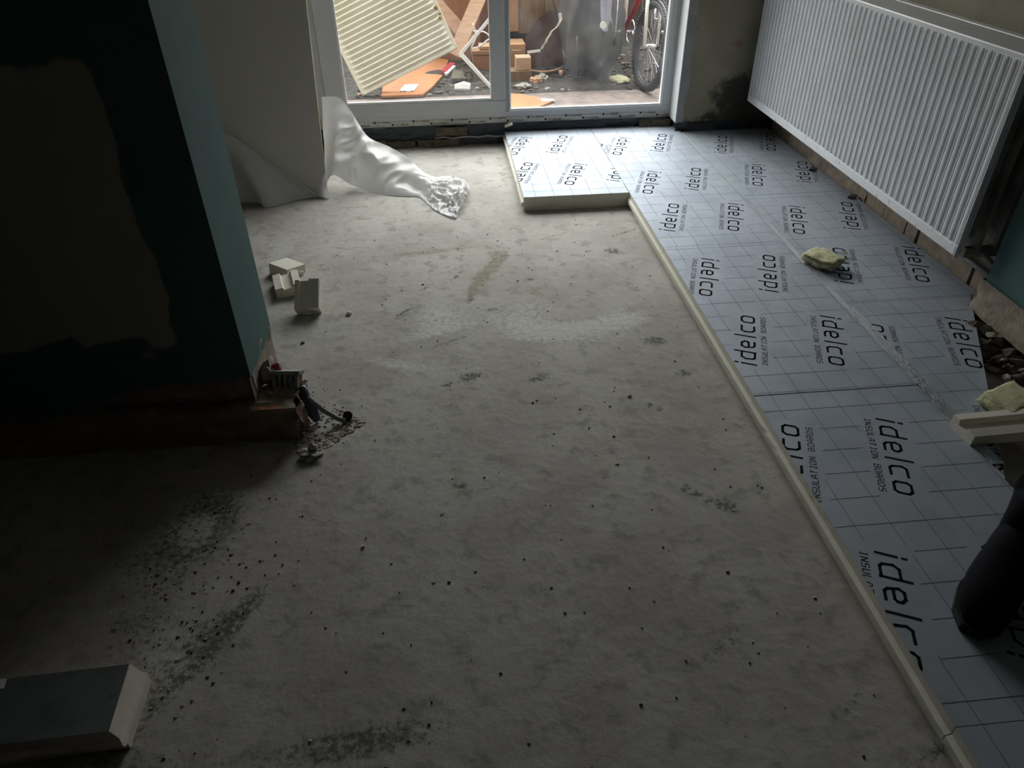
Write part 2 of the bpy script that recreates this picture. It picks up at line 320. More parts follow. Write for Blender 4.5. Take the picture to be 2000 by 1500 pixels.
# teal pier wall on the left
def leftpier():
    w = MB(); bot = lambda x: .235 + (.02*noise.noise(Vector((x*6, 3, 0))) if x > -1.85 else 0) - .10*max(0, min(1, (-2.05-x)/.3)) + .02*noise.noise(Vector((x*11, 1, 0)))*(x < -1.85)
    n = 90
    X0, X1 = -6.2, -1.70
    def xs(i): return X1-(X1-(-3.2))*i/n
    vs = []; fs = []
    for i in range(n+1):
        for j in range(41):
            x = xs(i); b = bot(x) if x < -1.74 else .245; vs.append((x, -1.13, b+(2.5-b)*j/40))
    for i in range(n):
        for j in range(40): a = i*41+j; fs.append((a, a+1, a+42, a+41))
    w.add(vs, fs, TEAL); nf = len(vs)
    # side face lit from the door, ragged lower end
    w.grid(lambda u, v: (-1.70, -1.13+.35*u, (.245-.03*u+.012*noise.noise(Vector((u*9, 0, 4)))*(0 if u in (0, 1) else 1))*(1-v)+2.5*v), 14, 10, TEAL)
    w.box((-6.2, -1.125, .26), (-1.705, -.785, 2.5), TEAL)
    w.grid(lambda u, v: (-1.705, -1.13+.35*u, 2.5*v), 2, 2, PLAST)
    # bare masonry under the plaster
    w.grid(lambda u, v: (-1.708-.015*noise.noise(Vector((u*6, v*6, 1))), -1.12+(.345+.03*noise.noise(Vector((v*9, 0, 8))))*u, .28*v), 20, 16, CONCP)
    w.box((-6.2, -1.10, 0), (-1.72, -.80, .27), RAW)
    rough_strip(w, -4.2, -1.70, -1.108, .08, .29, .02, RAW, 51, 180, 12)
    o = w.build('wall_left'); tag(o, None, None, kind='structure')
    at = o.data.attributes.new('patch', 'FLOAT', 'POINT')
    for v in o.data.vertices:
        x, y, z = v.co; val = 0
        if y < -1.129 and x > -3.3:
            k = .03*noise.fractal(Vector((x*5, z*5, 0)), 1, 2, 3)
            e = min((-1.895+k)-x, z-(.425+k), (1.20+k*.5)-z); val = max(0, min(1, .5+e/.015))
            val = max(val, .9*math.exp(-((x+2.0)/.07)**2-((z-.37)/.03)**2), .9*math.exp(-((x+1.93)/.06)**2-((z-.405)/.015)**2))
        at.data[v.index].value = val
    N = TEALP.node_tree.nodes
    o.data.materials[0] = TEALP
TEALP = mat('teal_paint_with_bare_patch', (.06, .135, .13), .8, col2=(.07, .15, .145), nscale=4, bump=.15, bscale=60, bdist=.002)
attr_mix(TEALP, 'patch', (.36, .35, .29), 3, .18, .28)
leftpier()
# ---------------------------------------------------------------- glazed door
def door():
    d = empty('door_1', (-.63, 1.98, .135), 'white plastic patio door with one opening and one fixed pane', None, kind='structure')
    m = MB(); z0, z1 = .135, 2.2; Y0, Y1 = 1.95, 2.03
    m.box((-1.84, Y0, z0), (.56, Y1, z0+.075), UPVC); m.box((-1.84, Y0, z1-.075), (.56, Y1, z1), UPVC)
    m.box((-1.84, Y0, z0+.075), (-1.775, Y1, z1-.075), UPVC); m.box((.497, Y0, z0+.075), (.56, Y1, z1-.075), UPVC)
    m.box((-.585, Y0+.005, z0+.075), (-.565, Y1, z1-.075), UPVC)
    m.box((.540, Y0-.006, z0+.02), (.556, Y0, z1), UPVC)
    m.build('door_frame', d, bevel=.004)
    s = MB(); a0, a1, b0, b1 = -1.782, -.588, .205, 2.13; w = .085
    s.box((a0, 1.925, b0), (a1, 2.0, b0+w), UPVC); s.box((a0, 1.925, b1-w), (a1, 2.0, b1), UPVC)
    s.box((a0, 1.925, b0+w), (a0+.127, 2.0, b1-w), UPVC); s.box((a1-.09, 1.925, b0+w), (a1, 2.0, b1-w), UPVC)
    sa = s.build('sash', d, bevel=.006)
    g = MB(); g.box((a0+.127, 1.932, b0+w), (a1-.09, 1.95, b0+w+.016), UPVCB); g.box((a0+.127, 1.932, b0+w+.016), (a0+.139, 1.95, b1-w), UPVCB); g.box((a1-.102, 1.932, b0+w+.016), (a1-.09, 1.95, b1-w), UPVCB)
    g.build('glazing_bead', sa, bevel=.002)
    g = MB(); g.box((a0+.127, 1.962, b0+w), (a1-.09, 1.966, b1-w), GLASS); g.build('glass_pane', sa)
    g = MB(); g.box((-.565, 1.94, z0+.075), (.497, 1.965, z0+.093), UPVCB); g.box((-.565, 1.94, z0+.093), (-.553, 1.965, 2.12), UPVCB); g.box((.482, 1.94, z0+.093), (.497, 1.965, 2.12), UPVCB)
    g.build('glazing_bead', d, bevel=.002)
    g = MB(); g.box((-.565, 1.975, z0+.075), (.497, 1.979, 2.12), GLASS); g.build('glass_pane', d)
    # printed protective tape along the bottom rail, torn lower edge
    f = MB()
    def fn(u, v):
        x = -1.82+2.35*u; k = .006*noise.noise(Vector((x*16, 0, 0)))
        return (x, 1.9475-.002*(1-v), (.128+k)*(1-v)+.172*v)
    f.grid(fn, 150, 2, FILM)
    rnd = random.Random(4)
    for row, zz, ph in ((0, .163, 0), (1, .145, .12)):
        x = -1.75+ph
        while x < .5:
            yy = 1.9445
            f.box((x, yy, zz-.001), (x+.013, yy+.001, zz+.010), INK)
            f.box((x+.022, yy, zz+.002), (x+.05, yy+.001, zz+.0035), INK)
            xx = x+.058
            for c in range(10):
                h = rnd.choice((.006, .006, .010)); f.box((xx, yy, zz), (xx+.0038, yy+.001, zz+h), REDP if c < 8 else INK); xx += .0055
            x += .262
    f.build('protective_tape', d)
door()
struct('trim_1', MB().box((.556, 1.785, .14), (.5635, 1.945, 2.5), UPVCB), None)
# ---------------------------------------------------------------- lettering on the insulation boards
IDELCO = [[(.0, 0), (.006, .052)], [(.0075, .067), (.009, .076)],
 [(.082, .004), (.046, .004), (.038, .012), (.037, .038), (.050, .052), (.086, .052)], [(.082, .001), (.089, .077)],
 [(.158, .004), (.130, .004), (.121, .012), (.117, .040), (.127, .052), (.150, .052), (.161, .042), (.160, .032), (.153, .026), (.121, .026)],
 [(.197, 0), (.204, .077)], [(.275, .004), (.244, .004), (.235, .013), (.233, .040), (.243, .052), (.280, .052)],
 [(.314, .004), (.345, .004), (.354, .013), (.357, .042), (.347, .052), (.318, .052), (.308, .042), (.306, .013), (.314, .004)]]
GL = {'I': [[(.3,0),(.7,0)],[(.5,0),(.5,1)],[(.3,1),(.7,1)]], 'N': [[(0,0),(0,1),(.8,0),(.8,1)]], 'S': [[(0,0),(.65,0),(.8,.15),(.8,.4),(.65,.5),(.15,.5),(0,.6),(0,.85),(.15,1),(.8,1)]],
 'U': [[(0,1),(0,.15),(.15,0),(.65,0),(.8,.15),(.8,1)]], 'L': [[(0,1),(0,0),(.75,0)]], 'A': [[(0,0),(0,.6),(.3,1),(.5,1),(.8,.6),(.8,0)],[(0,.38),(.8,.38)]],
 'T': [[(0,1),(.8,1)],[(.4,1),(.4,0)]], 'O': [[(.15,0),(.65,0),(.8,.15),(.8,.85),(.65,1),(.15,1),(0,.85),(0,.15),(.15,0)]],
 'B': [[(0,0),(0,1),(.6,1),(.75,.88),(.75,.62),(.6,.52),(0,.52)],[(.6,.52),(.8,.4),(.8,.12),(.65,0),(0,0)]], 'R': [[(0,0),(0,1),(.65,1),(.8,.85),(.8,.6),(.65,.48),(0,.48)],[(.45,.48),(.8,0)]],
 'D': [[(0,0),(0,1),(.55,1),(.8,.75),(.8,.25),(.55,0),(0,0)]], ' ': []}
def clip(poly, planes):
    for (nx, ny, d) in planes:
        out = []
        for i in range(len(poly)):
            a, b = poly[i], poly[(i+1) % len(poly)]; da = nx*a[0]+ny*a[1]-d; db = nx*b[0]+ny*b[1]-d
            if da <= 0: out.append(a)
            if (da < 0 < db) or (db < 0 < da): t = da/(da-db); out.append((a[0]+(b[0]-a[0])*t, a[1]+(b[1]-a[1])*t))
        poly = out
        if len(poly) < 3: return []
    return poly
def logo_frame(o, deg_up):
    an = math.radians(70.2) + (0 if deg_up else math.pi)
    d = (math.cos(an), math.sin(an)); n = (-d[1], d[0])
    return o, d, n
def add_poly(mb, poly, planes, z, m):
    p = clip(poly, planes)
    if len(p) >= 3:
        if sum(p[i][0]*p[(i+1) % len(p)][1]-p[(i+1) % len(p)][0]*p[i][1] for i in range(len(p))) < 0: p = p[::-1]
        mb.add([(x, y, z) for x, y in p], [tuple(range(len(p)))], m)
def stroke(mb, a, b, w, F, planes, z, m):
    o, d, n = F; dx, dy = b[0]-a[0], b[1]-a[1]; L = math.hypot(dx, dy); dx /= L; dy /= L; e = w*.42
    q = [(a[0]-dx*e-dy*w/2, a[1]-dy*e+dx*w/2), (b[0]+dx*e-dy*w/2, b[1]+dy*e+dx*w/2), (b[0]+dx*e+dy*w/2, b[1]+dy*e-dx*w/2), (a[0]-dx*e+dy*w/2, a[1]-dy*e-dx*w/2)]
    add_poly(mb, [(o[0]+d[0]*u+n[0]*v, o[1]+d[1]*u+n[1]*v) for u, v in q], planes, z, m)
def logo(mb, F, planes, z):
    for pl in IDELCO:
        for a, b in zip(pl, pl[1:]): stroke(mb, a, b, .0082, F, planes, z, INK)
    u = .004; s = .0168; h = .0185
    for ch in 'INSULATION BOARDS':
        for pl in GL[ch]:
            for a, b in zip(pl, pl[1:]):
                sl = .12
                stroke(mb, (u+(a[0]+a[1]*sl)*s, -.041+a[1]*h), (u+(b[0]+b[1]*sl)*s, -.041+b[1]*h), .0022, F, planes, z, INK)
        u += s*1.27
def board(label, rect, logos, gx, gy, group='foil faced insulation boards on the floor', tongue=False, tongue_y=False, cut=None, dz=0):
    x0, x1, y0, y1 = rect; T = .08+dz; g = .0012
    planes = [(-1, 0, -(x0+g)), (1, 0, x1-g), (0, -1, -(y0+g)), (0, 1, y1-g)] + (cut or [])
    poly = clip([(x0, y0), (x1, y0), (x1, y1), (x0, y1)], planes)
    e = empty('insulation_board', ((x0+x1)/2, (y0+y1)/2, 0), label, 'insulation board', group)
    c = MB()
    def prof(p, k):  # tongue profile: offset on the exposed sides
        return p
    lv = [(0, -.004), (.004, 0), (.030, 0), (.034, -.0), (.050, -.0), (.0535, 0), (.0785+dz, 0)]
    if tongue:
        lv = [(0, 0), (.026, 0), (.030, .013), (.048, .013), (.053, 0), (.0785+dz, 0)]
    else: lv = [(0, 0), (.0785+dz, 0)]
    n = len(poly); vs = []; cx, cy = (x0+x1)/2, (y0+y1)/2
    sub = []
    for i in range(n):
        a, b = poly[i], poly[(i+1) % n]; k = max(1, int(math.hypot(a[0]-b[0], a[1]-b[1])/.03)) if tongue else 1
        for q in range(k): sub.append((a[0]+(b[0]-a[0])*q/k, a[1]+(b[1]-a[1])*q/k))
    poly2 = sub; n = len(poly2)
    for z, off in lv:
        for x, y in poly2:
            o_ = off if abs(x-(x0+g)) < 1e-4 else 0
            j = (.0016*noise.noise(Vector((x*20, y*26, z*80))) + (.004 if noise.noise(Vector((y*33, z*70, 3))) > .52 else 0)) if (tongue and abs(x-(x0+g)) < 1e-4 and 0 < z < T-.01) else 0
            oy = off if (tongue_y and abs(y-(y0+g)) < 1e-4) else 0
            vs.append((x-o_+j, y+oy*.0, z))
    fs = [tuple(range(n-1, -1, -1)), tuple((len(lv)-1)*n+i for i in range(n))]
    for k in range(len(lv)-1): fs += [(k*n+i, k*n+(i+1) % n, (k+1)*n+(i+1) % n, (k+1)*n+i) for i in range(n)]
    c.add(vs, fs, FOAM); c.build('foam_core', e)
    f = MB()
    f.prism(poly, T-.0012, T, FOIL)
    fo = f.build('foil_facing', e)
    pr = MB(); z = T+.0004
    Fs = [logo_frame(p, up) for up, p in logos]
    def blocked(x, y):
        for o, d, n_ in Fs:
            u = (x-o[0])*d[0]+(y-o[1])*d[1]; v = (x-o[0])*n_[0]+(y-o[1])*n_[1]
            if -.035 < u < .385 and -.062 < v < .098: return True
        return False
    ww = .0014
    def run(fixed, lo, hi, vert):
        st = .008; t = lo; s0 = None
        while t <= hi+1e-6:
            bl = blocked(fixed, t) if vert else blocked(t, fixed)
            if not bl and s0 is None: s0 = t
            if (bl or t+st > hi) and s0 is not None:
                e1 = t if bl else hi
                if e1-s0 > .02:
                    q = [(fixed-ww/2, s0), (fixed+ww/2, s0), (fixed+ww/2, e1), (fixed-ww/2, e1)] if vert else [(s0, fixed-ww/2), (e1, fixed-ww/2), (e1, fixed+ww/2), (s0, fixed+ww/2)]
                    add_poly(pr, q, planes, z, LINE)
                s0 = None
            t += st
    P = .1055
    k = math.ceil((x0-gx)/P); 
    while gx+k*P < x1: run(gx+k*P, y0, y1, True); k += 1
    k = math.ceil((y0-gy)/P)
    while gy+k*P < y1: run(gy+k*P, x0, x1, False); k += 1
    for F in Fs: logo(pr, F, planes, z+.0002)
    pr.build('printed_lettering', fo)
    return e
U, D = True, False
board('foil faced insulation board projecting left in front of the patio door', (-.60, 0, .72, 1.93), [(D, (-.499, 1.791)), (U, (-.303, 1.437)), (U, (-.60, .93)), (D, (-.225, 1.228)), (U, (-.018, .899))], -.53, .80, tongue=True)
board('short foil faced insulation board tucked under the right half of the patio door', (0, .6, 1.2, 1.93), [(D, (.158, 1.704)), (U, (.367, 1.381)), (U, (-.10, 1.24))], .06, 1.30)
board('foil faced insulation board at the inner corner of the L shaped laid area', (0, .6, 0, 1.2), [(D, (.190, 1.040)), (U, (.393, .708)), (U, (.107, .180)), (D, (.497, .500))], .07, .11, tongue=True)
board('foil faced insulation board along the bare floor, second from nearest in the left row', (0, .6, -1.2, 0), [(D, (.150, -.137)), (U, (.374, -.490)), (U, (.078, -1.019)), (D, (.469, -.703))], .061, -.135, tongue=True, dz=.0015)
board('nearest foil faced insulation board, its left logo cut off, under the boot', (0, .6, -2.4, -1.2), [(U, (-.034, -1.715)), (D, (.362, -1.367)), (D, (.072, -1.915)), (U, (.300, -2.275)), (U, (.255, -1.66+.9))], .061, -1.291, tongue=True)
board('foil faced insulation board in the far right corner below the radiator', (.606, 1.215, .6, 1.775), [(U, (.757, 1.298)), (D, (1.155, 1.660)), (D, (.845, 1.082)), (U, (1.070, .745))], .68, .70, dz=-.001)
board('foil faced insulation board beside the radiator wall carrying the yellow foam lump', (.606, 1.222, -.6, .6), [(D, (.811, .428)), (U, (1.036, .091)), (U, (.735, -.448)), (D, (1.143, -.119))], .66, -.51, dz=-.0015)
board('foil faced insulation board with a broken right edge beside the teal pier', (.606, 1.20, -1.8, -.6), [(U, (.562, -1.136)), (D, (.966, -.770)), (U, (.585, -1.76)), (D, (.766, -1.335))], .695, -.72,
      cut=[(math.cos(math.radians(28)), -math.sin(math.radians(28)), 1.03*math.cos(math.radians(28))+.88*math.sin(math.radians(28)))], dz=-.0015)
board('foil faced insulation board in the bottom right corner behind the boot', (.606, 1.112, -3.0, -1.8), [(U, (.70, -2.30)), (D, (.98, -2.0))], .695, -1.92, dz=-.0015)
board('insulation board at the very bottom right corner of the laid row', (0, .6, -3.6, -2.4), [(D, (.36, -2.55))], .061, -2.5, tongue=True)
# silver tape over the long joint
t = MB()
t.grid(lambda u, v: (.600+.042*u+.004*noise.noise(Vector((v*20, 0, 1))), -1.62+.97*v, .0812+.0022*abs(noise.noise(Vector((u*4, v*40, 0))))), 8, 120, TAPE)
tag(t.build('foil_tape'), 'crumpled silver tape over the long joint between the two nearest board rows', 'tape')
t = MB(); t.grid(lambda u, v: (.597+.024*u+.001*noise.noise(Vector((v*30, 0, 1))), -.66+1.24*v, .0802+.0006*u+.0012*abs(noise.noise(Vector((u*4, v*40, 0))))), 6, 90, TAPE)
tag(t.build('foil_tape'), 'narrow silver tape along the long joint beside the yellow foam lump', 'tape')
# ---------------------------------------------------------------- radiator
def radiator():
    Y0, Y1, Z0, Z1, X = -.655, 1.695, .29, 1.045, 1.0
    e = empty('wall_radiator', (1.1, .52, .29), 'long white ribbed panel radiator hung on the right hand wall', 'radiator')
    P = .047; n = 49; prof = [(0, .014), (.08, .002), (.14, 0), (.34, -.0015), (.52, 0), (.58, .003), (.66, .014), (.74, .014), (.78, .003), (.86, .003), (.91, .014)]
    pts = []
    y = Y0+.012
    while y < Y1-.02:
        for a, d in prof: pts.append((y+a*P, X+d))
        y += P
    pts.append((min(y, Y1-.006), X+.011))
    zs = [(Z0+.040, 1), (Z0+.052, 0), (Z1-.034, 0), (Z1-.020, 1)]
    vs = []; fs = []; m = len(pts)
    for z, k in zs:
        for (yy, xx) in pts: vs.append((xx*(1-k)+(X+.001)*k, yy, z))
    for r in range(3):
        for i in range(m-1): a = r*m+i; fs.append((a, a+m, a+m+1, a+1))
    f = MB(); f.add(vs, fs, RADW)
    f.box((X+.013, Y0, Z0+.03), (X+.024, Y1, Z1-.01), RADW)
    fo = f.build('front_panel', e)
    b = MB(); b.box((X-.002, Y0+.012, Z0), (X+.022, Y1, Z0+.046), RADG)
    b.build('bottom_rail', e, bevel=.006)
    b = MB(); b.box((X-.004, Y0+.002, Z0-.004), (X+.012, Y0+.008, Z1), RADW); b.build('side_rail', e, bevel=.002)
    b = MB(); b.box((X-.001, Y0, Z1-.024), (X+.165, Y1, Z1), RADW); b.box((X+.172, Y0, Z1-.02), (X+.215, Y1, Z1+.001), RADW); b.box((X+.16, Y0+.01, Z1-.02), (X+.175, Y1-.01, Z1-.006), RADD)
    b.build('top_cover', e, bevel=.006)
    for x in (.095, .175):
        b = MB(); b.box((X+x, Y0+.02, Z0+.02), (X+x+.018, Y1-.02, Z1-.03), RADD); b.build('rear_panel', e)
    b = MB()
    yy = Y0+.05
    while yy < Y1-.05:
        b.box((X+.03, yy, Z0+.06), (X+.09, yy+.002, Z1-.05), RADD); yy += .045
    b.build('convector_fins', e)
    b = MB(); b.box((X+.06, Y0+.03, Z0-.02), (1.262, Y0+.055, Z0+.02), RADD); b.build('wall_bracket', e); b = MB(); b.box((X+.06, Y1-.3, Z0-.02), (1.262, Y1-.27, Z0+.02), RADD); b.build('wall_bracket', e)
radiator()
p = MB(); p.tube([(1.225, -.70, .165), (1.228, -.5, .168), (1.232, .4, .175)], .013, GREYP); p.tube([(1.225, -.70, .165), (1.21, -.67, .22), (1.12, -.64, .30)], .010, GREYP)
tag(p.build('heating_pipe', smooth=True), 'grey heating pipe at the foot of the wall below the radiator end', 'pipe')
# ---------------------------------------------------------------- rubble in the hole by the right pier, old wall stub on the left
r = MB(); R = random.Random(7)
for i in range(120):
    y = R.uniform(-1.65, -.80); x = R.uniform(1.0, 1.12) if y > -1.0 else R.uniform(.97, 1.13); s = R.uniform(.008, .034)
    r.rock((x, y, R.uniform(.0, .07)), (s*1.2, s*R.uniform(.5, 1.2), s*.6), R.choice((RUB, RUB, RUB, STONE, RUBL)), i, 1 if i % 3 else 2, .9, 1.1)
tag(r.build('rubble', smooth=False), 'dark broken masonry rubble in the gap below the right teal pier', 'rubble', kind='stuff')
p = MB(); p.tube([(1.0, -1.24, .06), (1.06, -1.22, .085), (1.118, -1.19, .10)], .011, GREYP)
tag(p.build('pipe_stub', smooth=True), 'grey pipe stub in the hole by the right teal pier', 'pipe')
def stub():
    x0, x1 = -4.2, -1.575; e = empty('wall_stub', (-1.9, -1.1, 0), 'low broken masonry plinth along the foot of the left dark wall', 'masonry stub')
    m = MB()
    def fn(u, v):
        x = x0+(x1-x0)*u; a = v*3
        if a <= 1: y, z = -1.165, .135*a
        elif a <= 2: y, z = -1.165+.15*(a-1), .135
        else: y, z = -1.015, .135*(3-a)
        k = .016*noise.fractal(Vector((x*6, a*3, 2)), 1, 2, 4)
        ex = .02*noise.fractal(Vector((y*12, z*12, 5)), 1, 2, 3)*(u > .99)
        return (x+ex, y-k, max(0, z+k*(0 if z < .01 else 1)))
    m.grid(fn, 220, 24, RAW)
    m.build('masonry', e)
    c = MB(); c.grid(lambda u, v: (x1+.004+.018*noise.fractal(Vector((u*3, v*3, 9)), 1, 2, 4)+.01*math.sin(v*3), -1.17+.155*u, .0+.142*v*(1-.08*noise.noise(Vector((u*8, 0, 0))))), 18, 18, BROK)
    c.build('broken_end', e)
BROK = mat('broken_brick_face', (.36, .15, .08), .95, col2=(.36, .32, .26), nscale=11, nlo=.42, nhi=.55, bump=.8, bscale=40, bdist=.01)
stub()
p = MB(); p.tube([(-1.64, -1.02, .155), (-1.60, -1.045, .155), (-1.565, -1.065, .12), (-1.50, -1.08, .05), (-1.455, -1.09, .018), (-1.43, -1.095, .012)], .009, GREYP)
tag(p.build('conduit_pipe', smooth=True), 'grey conduit bending down from the left wall stub into the floor patch', 'pipe')
p = MB(); p.tube([(-1.570, -1.05, .14), (-1.560, -1.062, .10), (-1.543, -1.075, .05), (-1.530, -1.083, .012)], [.018, .020, .022, .014], BLUEB, 14)
tag(p.build('pipe_sleeve', smooth=True), 'blue black pipe sleeve standing beside the broken end of the left plinth', 'pipe')
def ribbed():
    m = MB(); M = Matrix.Translation((-1.665, -1.055, .138)) @ Matrix.Rotation(-.12, 4, 'Z') @ Matrix.Rotation(-.5, 4, 'X')
    m.box((0, .012, 0), (.09, .05, .055), RUB, M)
    for q in range(5): m.box((.0+q*.0195, 0, .002-.004*(q % 2)), (.0115+q*.0195, .052, .052), UPOLD, M)
    m.box((-.006, -.004, .050), (.096, .056, .064), UPOLD, M); m.box((.004, -.001, -.012), (.075, .05, .006), UPOLD, M)
    o = m.build('ribbed_duct', bevel=.002); tag(o, 'dusty pale slotted duct piece jammed into the foot of the left wall corner', 'duct')
    m = MB(); m.rock((-1.68, -1.01, .17), (.03, .03, .045), RUBL, 6, 2, .7, 1.4); m.rock((-1.665, -1.09, .145), (.016, .012, .010), RUBL, 9, 2, .6); tag(m.build('mortar_lump'), 'grey mortar lump between the wall corner and the slotted duct', 'debris')
UPOLD = mat('dusty_plastic', (.42, .40, .37), .85, col2=(.28, .26, .24), nscale=30, bump=.5, bscale=80)
ribbed()
tag(MB().rock((-1.655, -.995, .175), (.022, .018, .03), REDPL, 3, 2).build('bottle_cap'), 'small red plastic cap behind the ribbed duct', 'cap')
r = MB(); R = random.Random(17)
def inpatch(x, y):  # a triangular broken out patch of screed
    P = [(-1.62, -1.02), (-1.47, -.975), (-1.36, -1.10), (-1.47, -1.215), (-1.56, -1.28), (-1.60, -1.18)]; s = True
    for i in range(len(P)):
        a, b = P[i], P[(i+1) % len(P)]
        if (b[0]-a[0])*(y-a[1])-(b[1]-a[1])*(x-a[0]) > 0: s = False
    return s
k = 0
while k < 420:
    x, y = R.uniform(-1.63, -1.35), R.uniform(-1.29, -.96)
    near = abs((x+1.365)*.72+(-(y+1.10))*.69)
    if inpatch(x, y) and (R.random() < .25 or near < .05):
        s = R.uniform(.002, .0065); r.rock((x, y, s*.2), (s*1.3, s, s*.6), R.choice((RUBL, CONC, FOAMW, CONCP)), k, 1); k += 1
    elif R.random() < .004: k += 1
for i in range(50): 
    x, y = R.uniform(-1.66, -1.5), R.uniform(-.98, -.80); s = R.uniform(.002, .008)*(1 if x < -1.6 else .4); r.rock((x, y, s*.3), s, R.choice((CONCP, RUBL)), i, 1)
tag(r.build('rubble'), 'grey grit broken out of the floor around the conduit', 'rubble', kind='stuff')
tag(MB().tube([(-1.428, -1.06, .002), (-1.422, -1.082, .022)], .017, RUBBER, 16).build('pipe_stub'), 'short dark pipe end standing in the grit beside the conduit', 'pipe')
m = MB(); m.rock((-1.53, -1.262, .008), (.038, .024, .016), WHITE, 4, 3, .8, 2.4, flat=.008); m.rock((-1.522, -1.245, .022), (.014, .010, .022), WHITE, 9, 2, .7, 2)
m.mats[0] = mat('pale_plaster_lump', (.62, .60, .56), .9, col2=(.45, .43, .40), nscale=30)
tag(m.build('plaster_lump'), 'pale crumpled plaster lump on the floor in front of the left plinth end', 'debris')
# floor crumbs
r = MB(); R = random.Random(5)
for i in range(520):
    if i < 260: x, y = R.gauss(-1.82, .13), R.gauss(-1.8, .3)
    else: x, y = R.uniform(-1.8, -.08), R.uniform(-2.6, .6)
    if x < -1.6 and y > -1.2 or x > -.03: continue
    s = R.uniform(.0015, .004); r.rock((x, y, s*.4), (s*R.uniform(.7, 1.8), s, s*.7), R.choice((CONCP, RUBL, FOAMW, RUB)), i, 1)
tag(r.build('floor_grit'), 'loose pale grit and crumbs scattered over the bare concrete', 'debris', kind='stuff')
for i, (x, y, s, lab) in enumerate([(-1.484, -.329, .014, 'small pale pebble on the floor right of the three foam offcuts'), (-1.655, -.545, .008, 'small brown stone below the three foam offcuts'),
                                    (-.02-.38, -1.05, .008, 'tiny pale stone on bare concrete near the board edge'), (-1.33, -1.68, .006, 'tiny pale crumb in the middle of the near floor')]):
    tag(MB().rock((x, y, s*.45), (s, s*.8, s*.6), FOAMW if i != 1 else STONE, i+20, 2).build('pebble'), lab, 'pebble')
# ---------------------------------------------------------------- foam offcuts
def offcut(name, M, prof, L, m, label, grp=None, cat='foam offcut', extra=None):
    b = MB(); n = len(prof); vs = [M @ Vector((0, x, z)) for x, z in prof] + [M @ Vector((L, x, z)) for x, z in prof]
    b.add(vs, [tuple(range(n-1, -1, -1)), tuple(range(n, 2*n))] + [(i, (i+1) % n, n+(i+1) % n, n+i) for i in range(n)], m)
    o = b.build(name, bevel=.0012); tag(o, label, cat, grp); return o
G = 'foam offcuts on the concrete'
offcut('foam_offcut', frame((-1.90, .105, .0), (.12, -.10, 0), (.08, .12, 1)), [(0, 0), (.11, 0), (.11, .055), (0, .055)], .13, FOAM, 'rough yellowish foam offcut, farthest of three lying by the left wall', G)
tag(MB().rock((-1.765, .075, .012), (.035, .015, .012), FOAM, 8, 2, .5).build('foam_crumb'), 'small foam crumb beside the farthest yellowish offcut', 'foam offcut')
offcut('foam_offcut', frame((-1.862, -.005, .0), (.045, -.17, 0), (0, 0, 1)), [(0, 0), (0, .045), (.034, .05), (.040, .038), (.078, .042), (.084, .058), (.118, .055), (.12, 0)], .15, FOAMW, 'pale foam offcut with a groove along its top, middle of three by the left wall', G)
offcut('foam_offcut', frame((-1.745, -.30, .0), (.125, -.01, 0), (0, -.45, .9)), [(0, 0), (0, .03), (.15, .03), (.15, 0)], .11, FOAM, 'ridged foam offcut tilted towards the viewer, nearest of three by the left wall', G)
bpy.data.objects['foam_offcut.002'].data.materials[0] = FOAM
def step_block():
    o = bpy.data.objects['foam_offcut.002']; me = o.data; b = MB()
    M = frame((-1.712, -.318, .0), (1, -.03, 0), (0, -.62, .78))
    # local x = width, y = up the slope, z = thickness
    b.prism([(0, 0), (.107, 0), (.107, .135), (0, .135)], -.03, .018, FOAM, M)
    b.prism([(.066, .0), (.107, .0), (.105, .137), (.060, .137)], .018, .034, FOAM, M)
    b.prism([(0.0, .0), (.020, .0), (.018, .136), (.0, .136)], .018, .026, FOAM, M)
    m2 = bpy.data.meshes.new('foam_offcut'); m2.from_pydata(b.v, [], b.f); m2.materials.append(FOAM); o.data = m2
    zs = min(v[2] for v in b.v); o.location.z = -zs
step_block()
# foam lump and torn foil scrap on the board beside the radiator
def rough_block(c, size, rot, m, seed, amp=.12, name='foam_lump'):
    b = MB(); bm = bmesh.new(); bmesh.ops.create_cube(bm, size=1); bmesh.ops.subdivide_edges(bm, edges=bm.edges, cuts=9, use_grid_fill=True)
    vs = []
    for v in bm.verts:
        p = v.co.copy(); l = max(abs(p.x), abs(p.y), abs(p.z)); q = p.normalized()*.62; p = p.lerp(q, .28)
        p += p.normalized()*amp*noise.fractal(p*4+Vector((seed, 0, 0)), 1, 2, 4)
        vs.append(Vector((p.x*size[0], p.y*size[1], p.z*size[2])))
    fs = [tuple(v.index for v in f.verts) for f in bm.faces]; bm.free()
    M = Matrix.Rotation(rot, 4, 'Z'); zmin = min(v.z for v in vs)
    b.add([M @ (v-Vector((0, 0, zmin)))+Vector(c) for v in vs], fs, m); return b
YF = mat('yellow_foam', (.66, .64, .40), .95, col2=(.54, .52, .32), nscale=60, bump=.8, bscale=150, bdist=.004)
tag(rough_block((.675, -.262, .0795), (.115, .15, .045), .5, YF, 3, .2).build('foam_lump', smooth=True), 'rough yellow foam lump lying on the foil board beside the radiator', 'foam lump')
tag(rough_block((.835, -1.355, .079), (.17, .12, .045), .35, YF, 8, .09).build('foam_lump', smooth=True), 'rough pale yellow foam lump at the right picture edge above the grooved strip', 'foam lump')
s = MB(); s.grid(lambda u, v: (.725+.075*u+.012*v, -.30+.10*u+.02*v*(1-u)+.02*math.sin(u*5), .085+.012*math.sin(u*3.1)+.004*v), 14, 4, TAPE)
s.grid(lambda u, v: (.795+.035*u, -.20+.03*v, .092+.01*u*v), 4, 4, GREYPL)
tag(s.build('foil_scrap', smooth=True), 'curled scrap of torn foil tape touching the yellow foam lump', 'scrap')
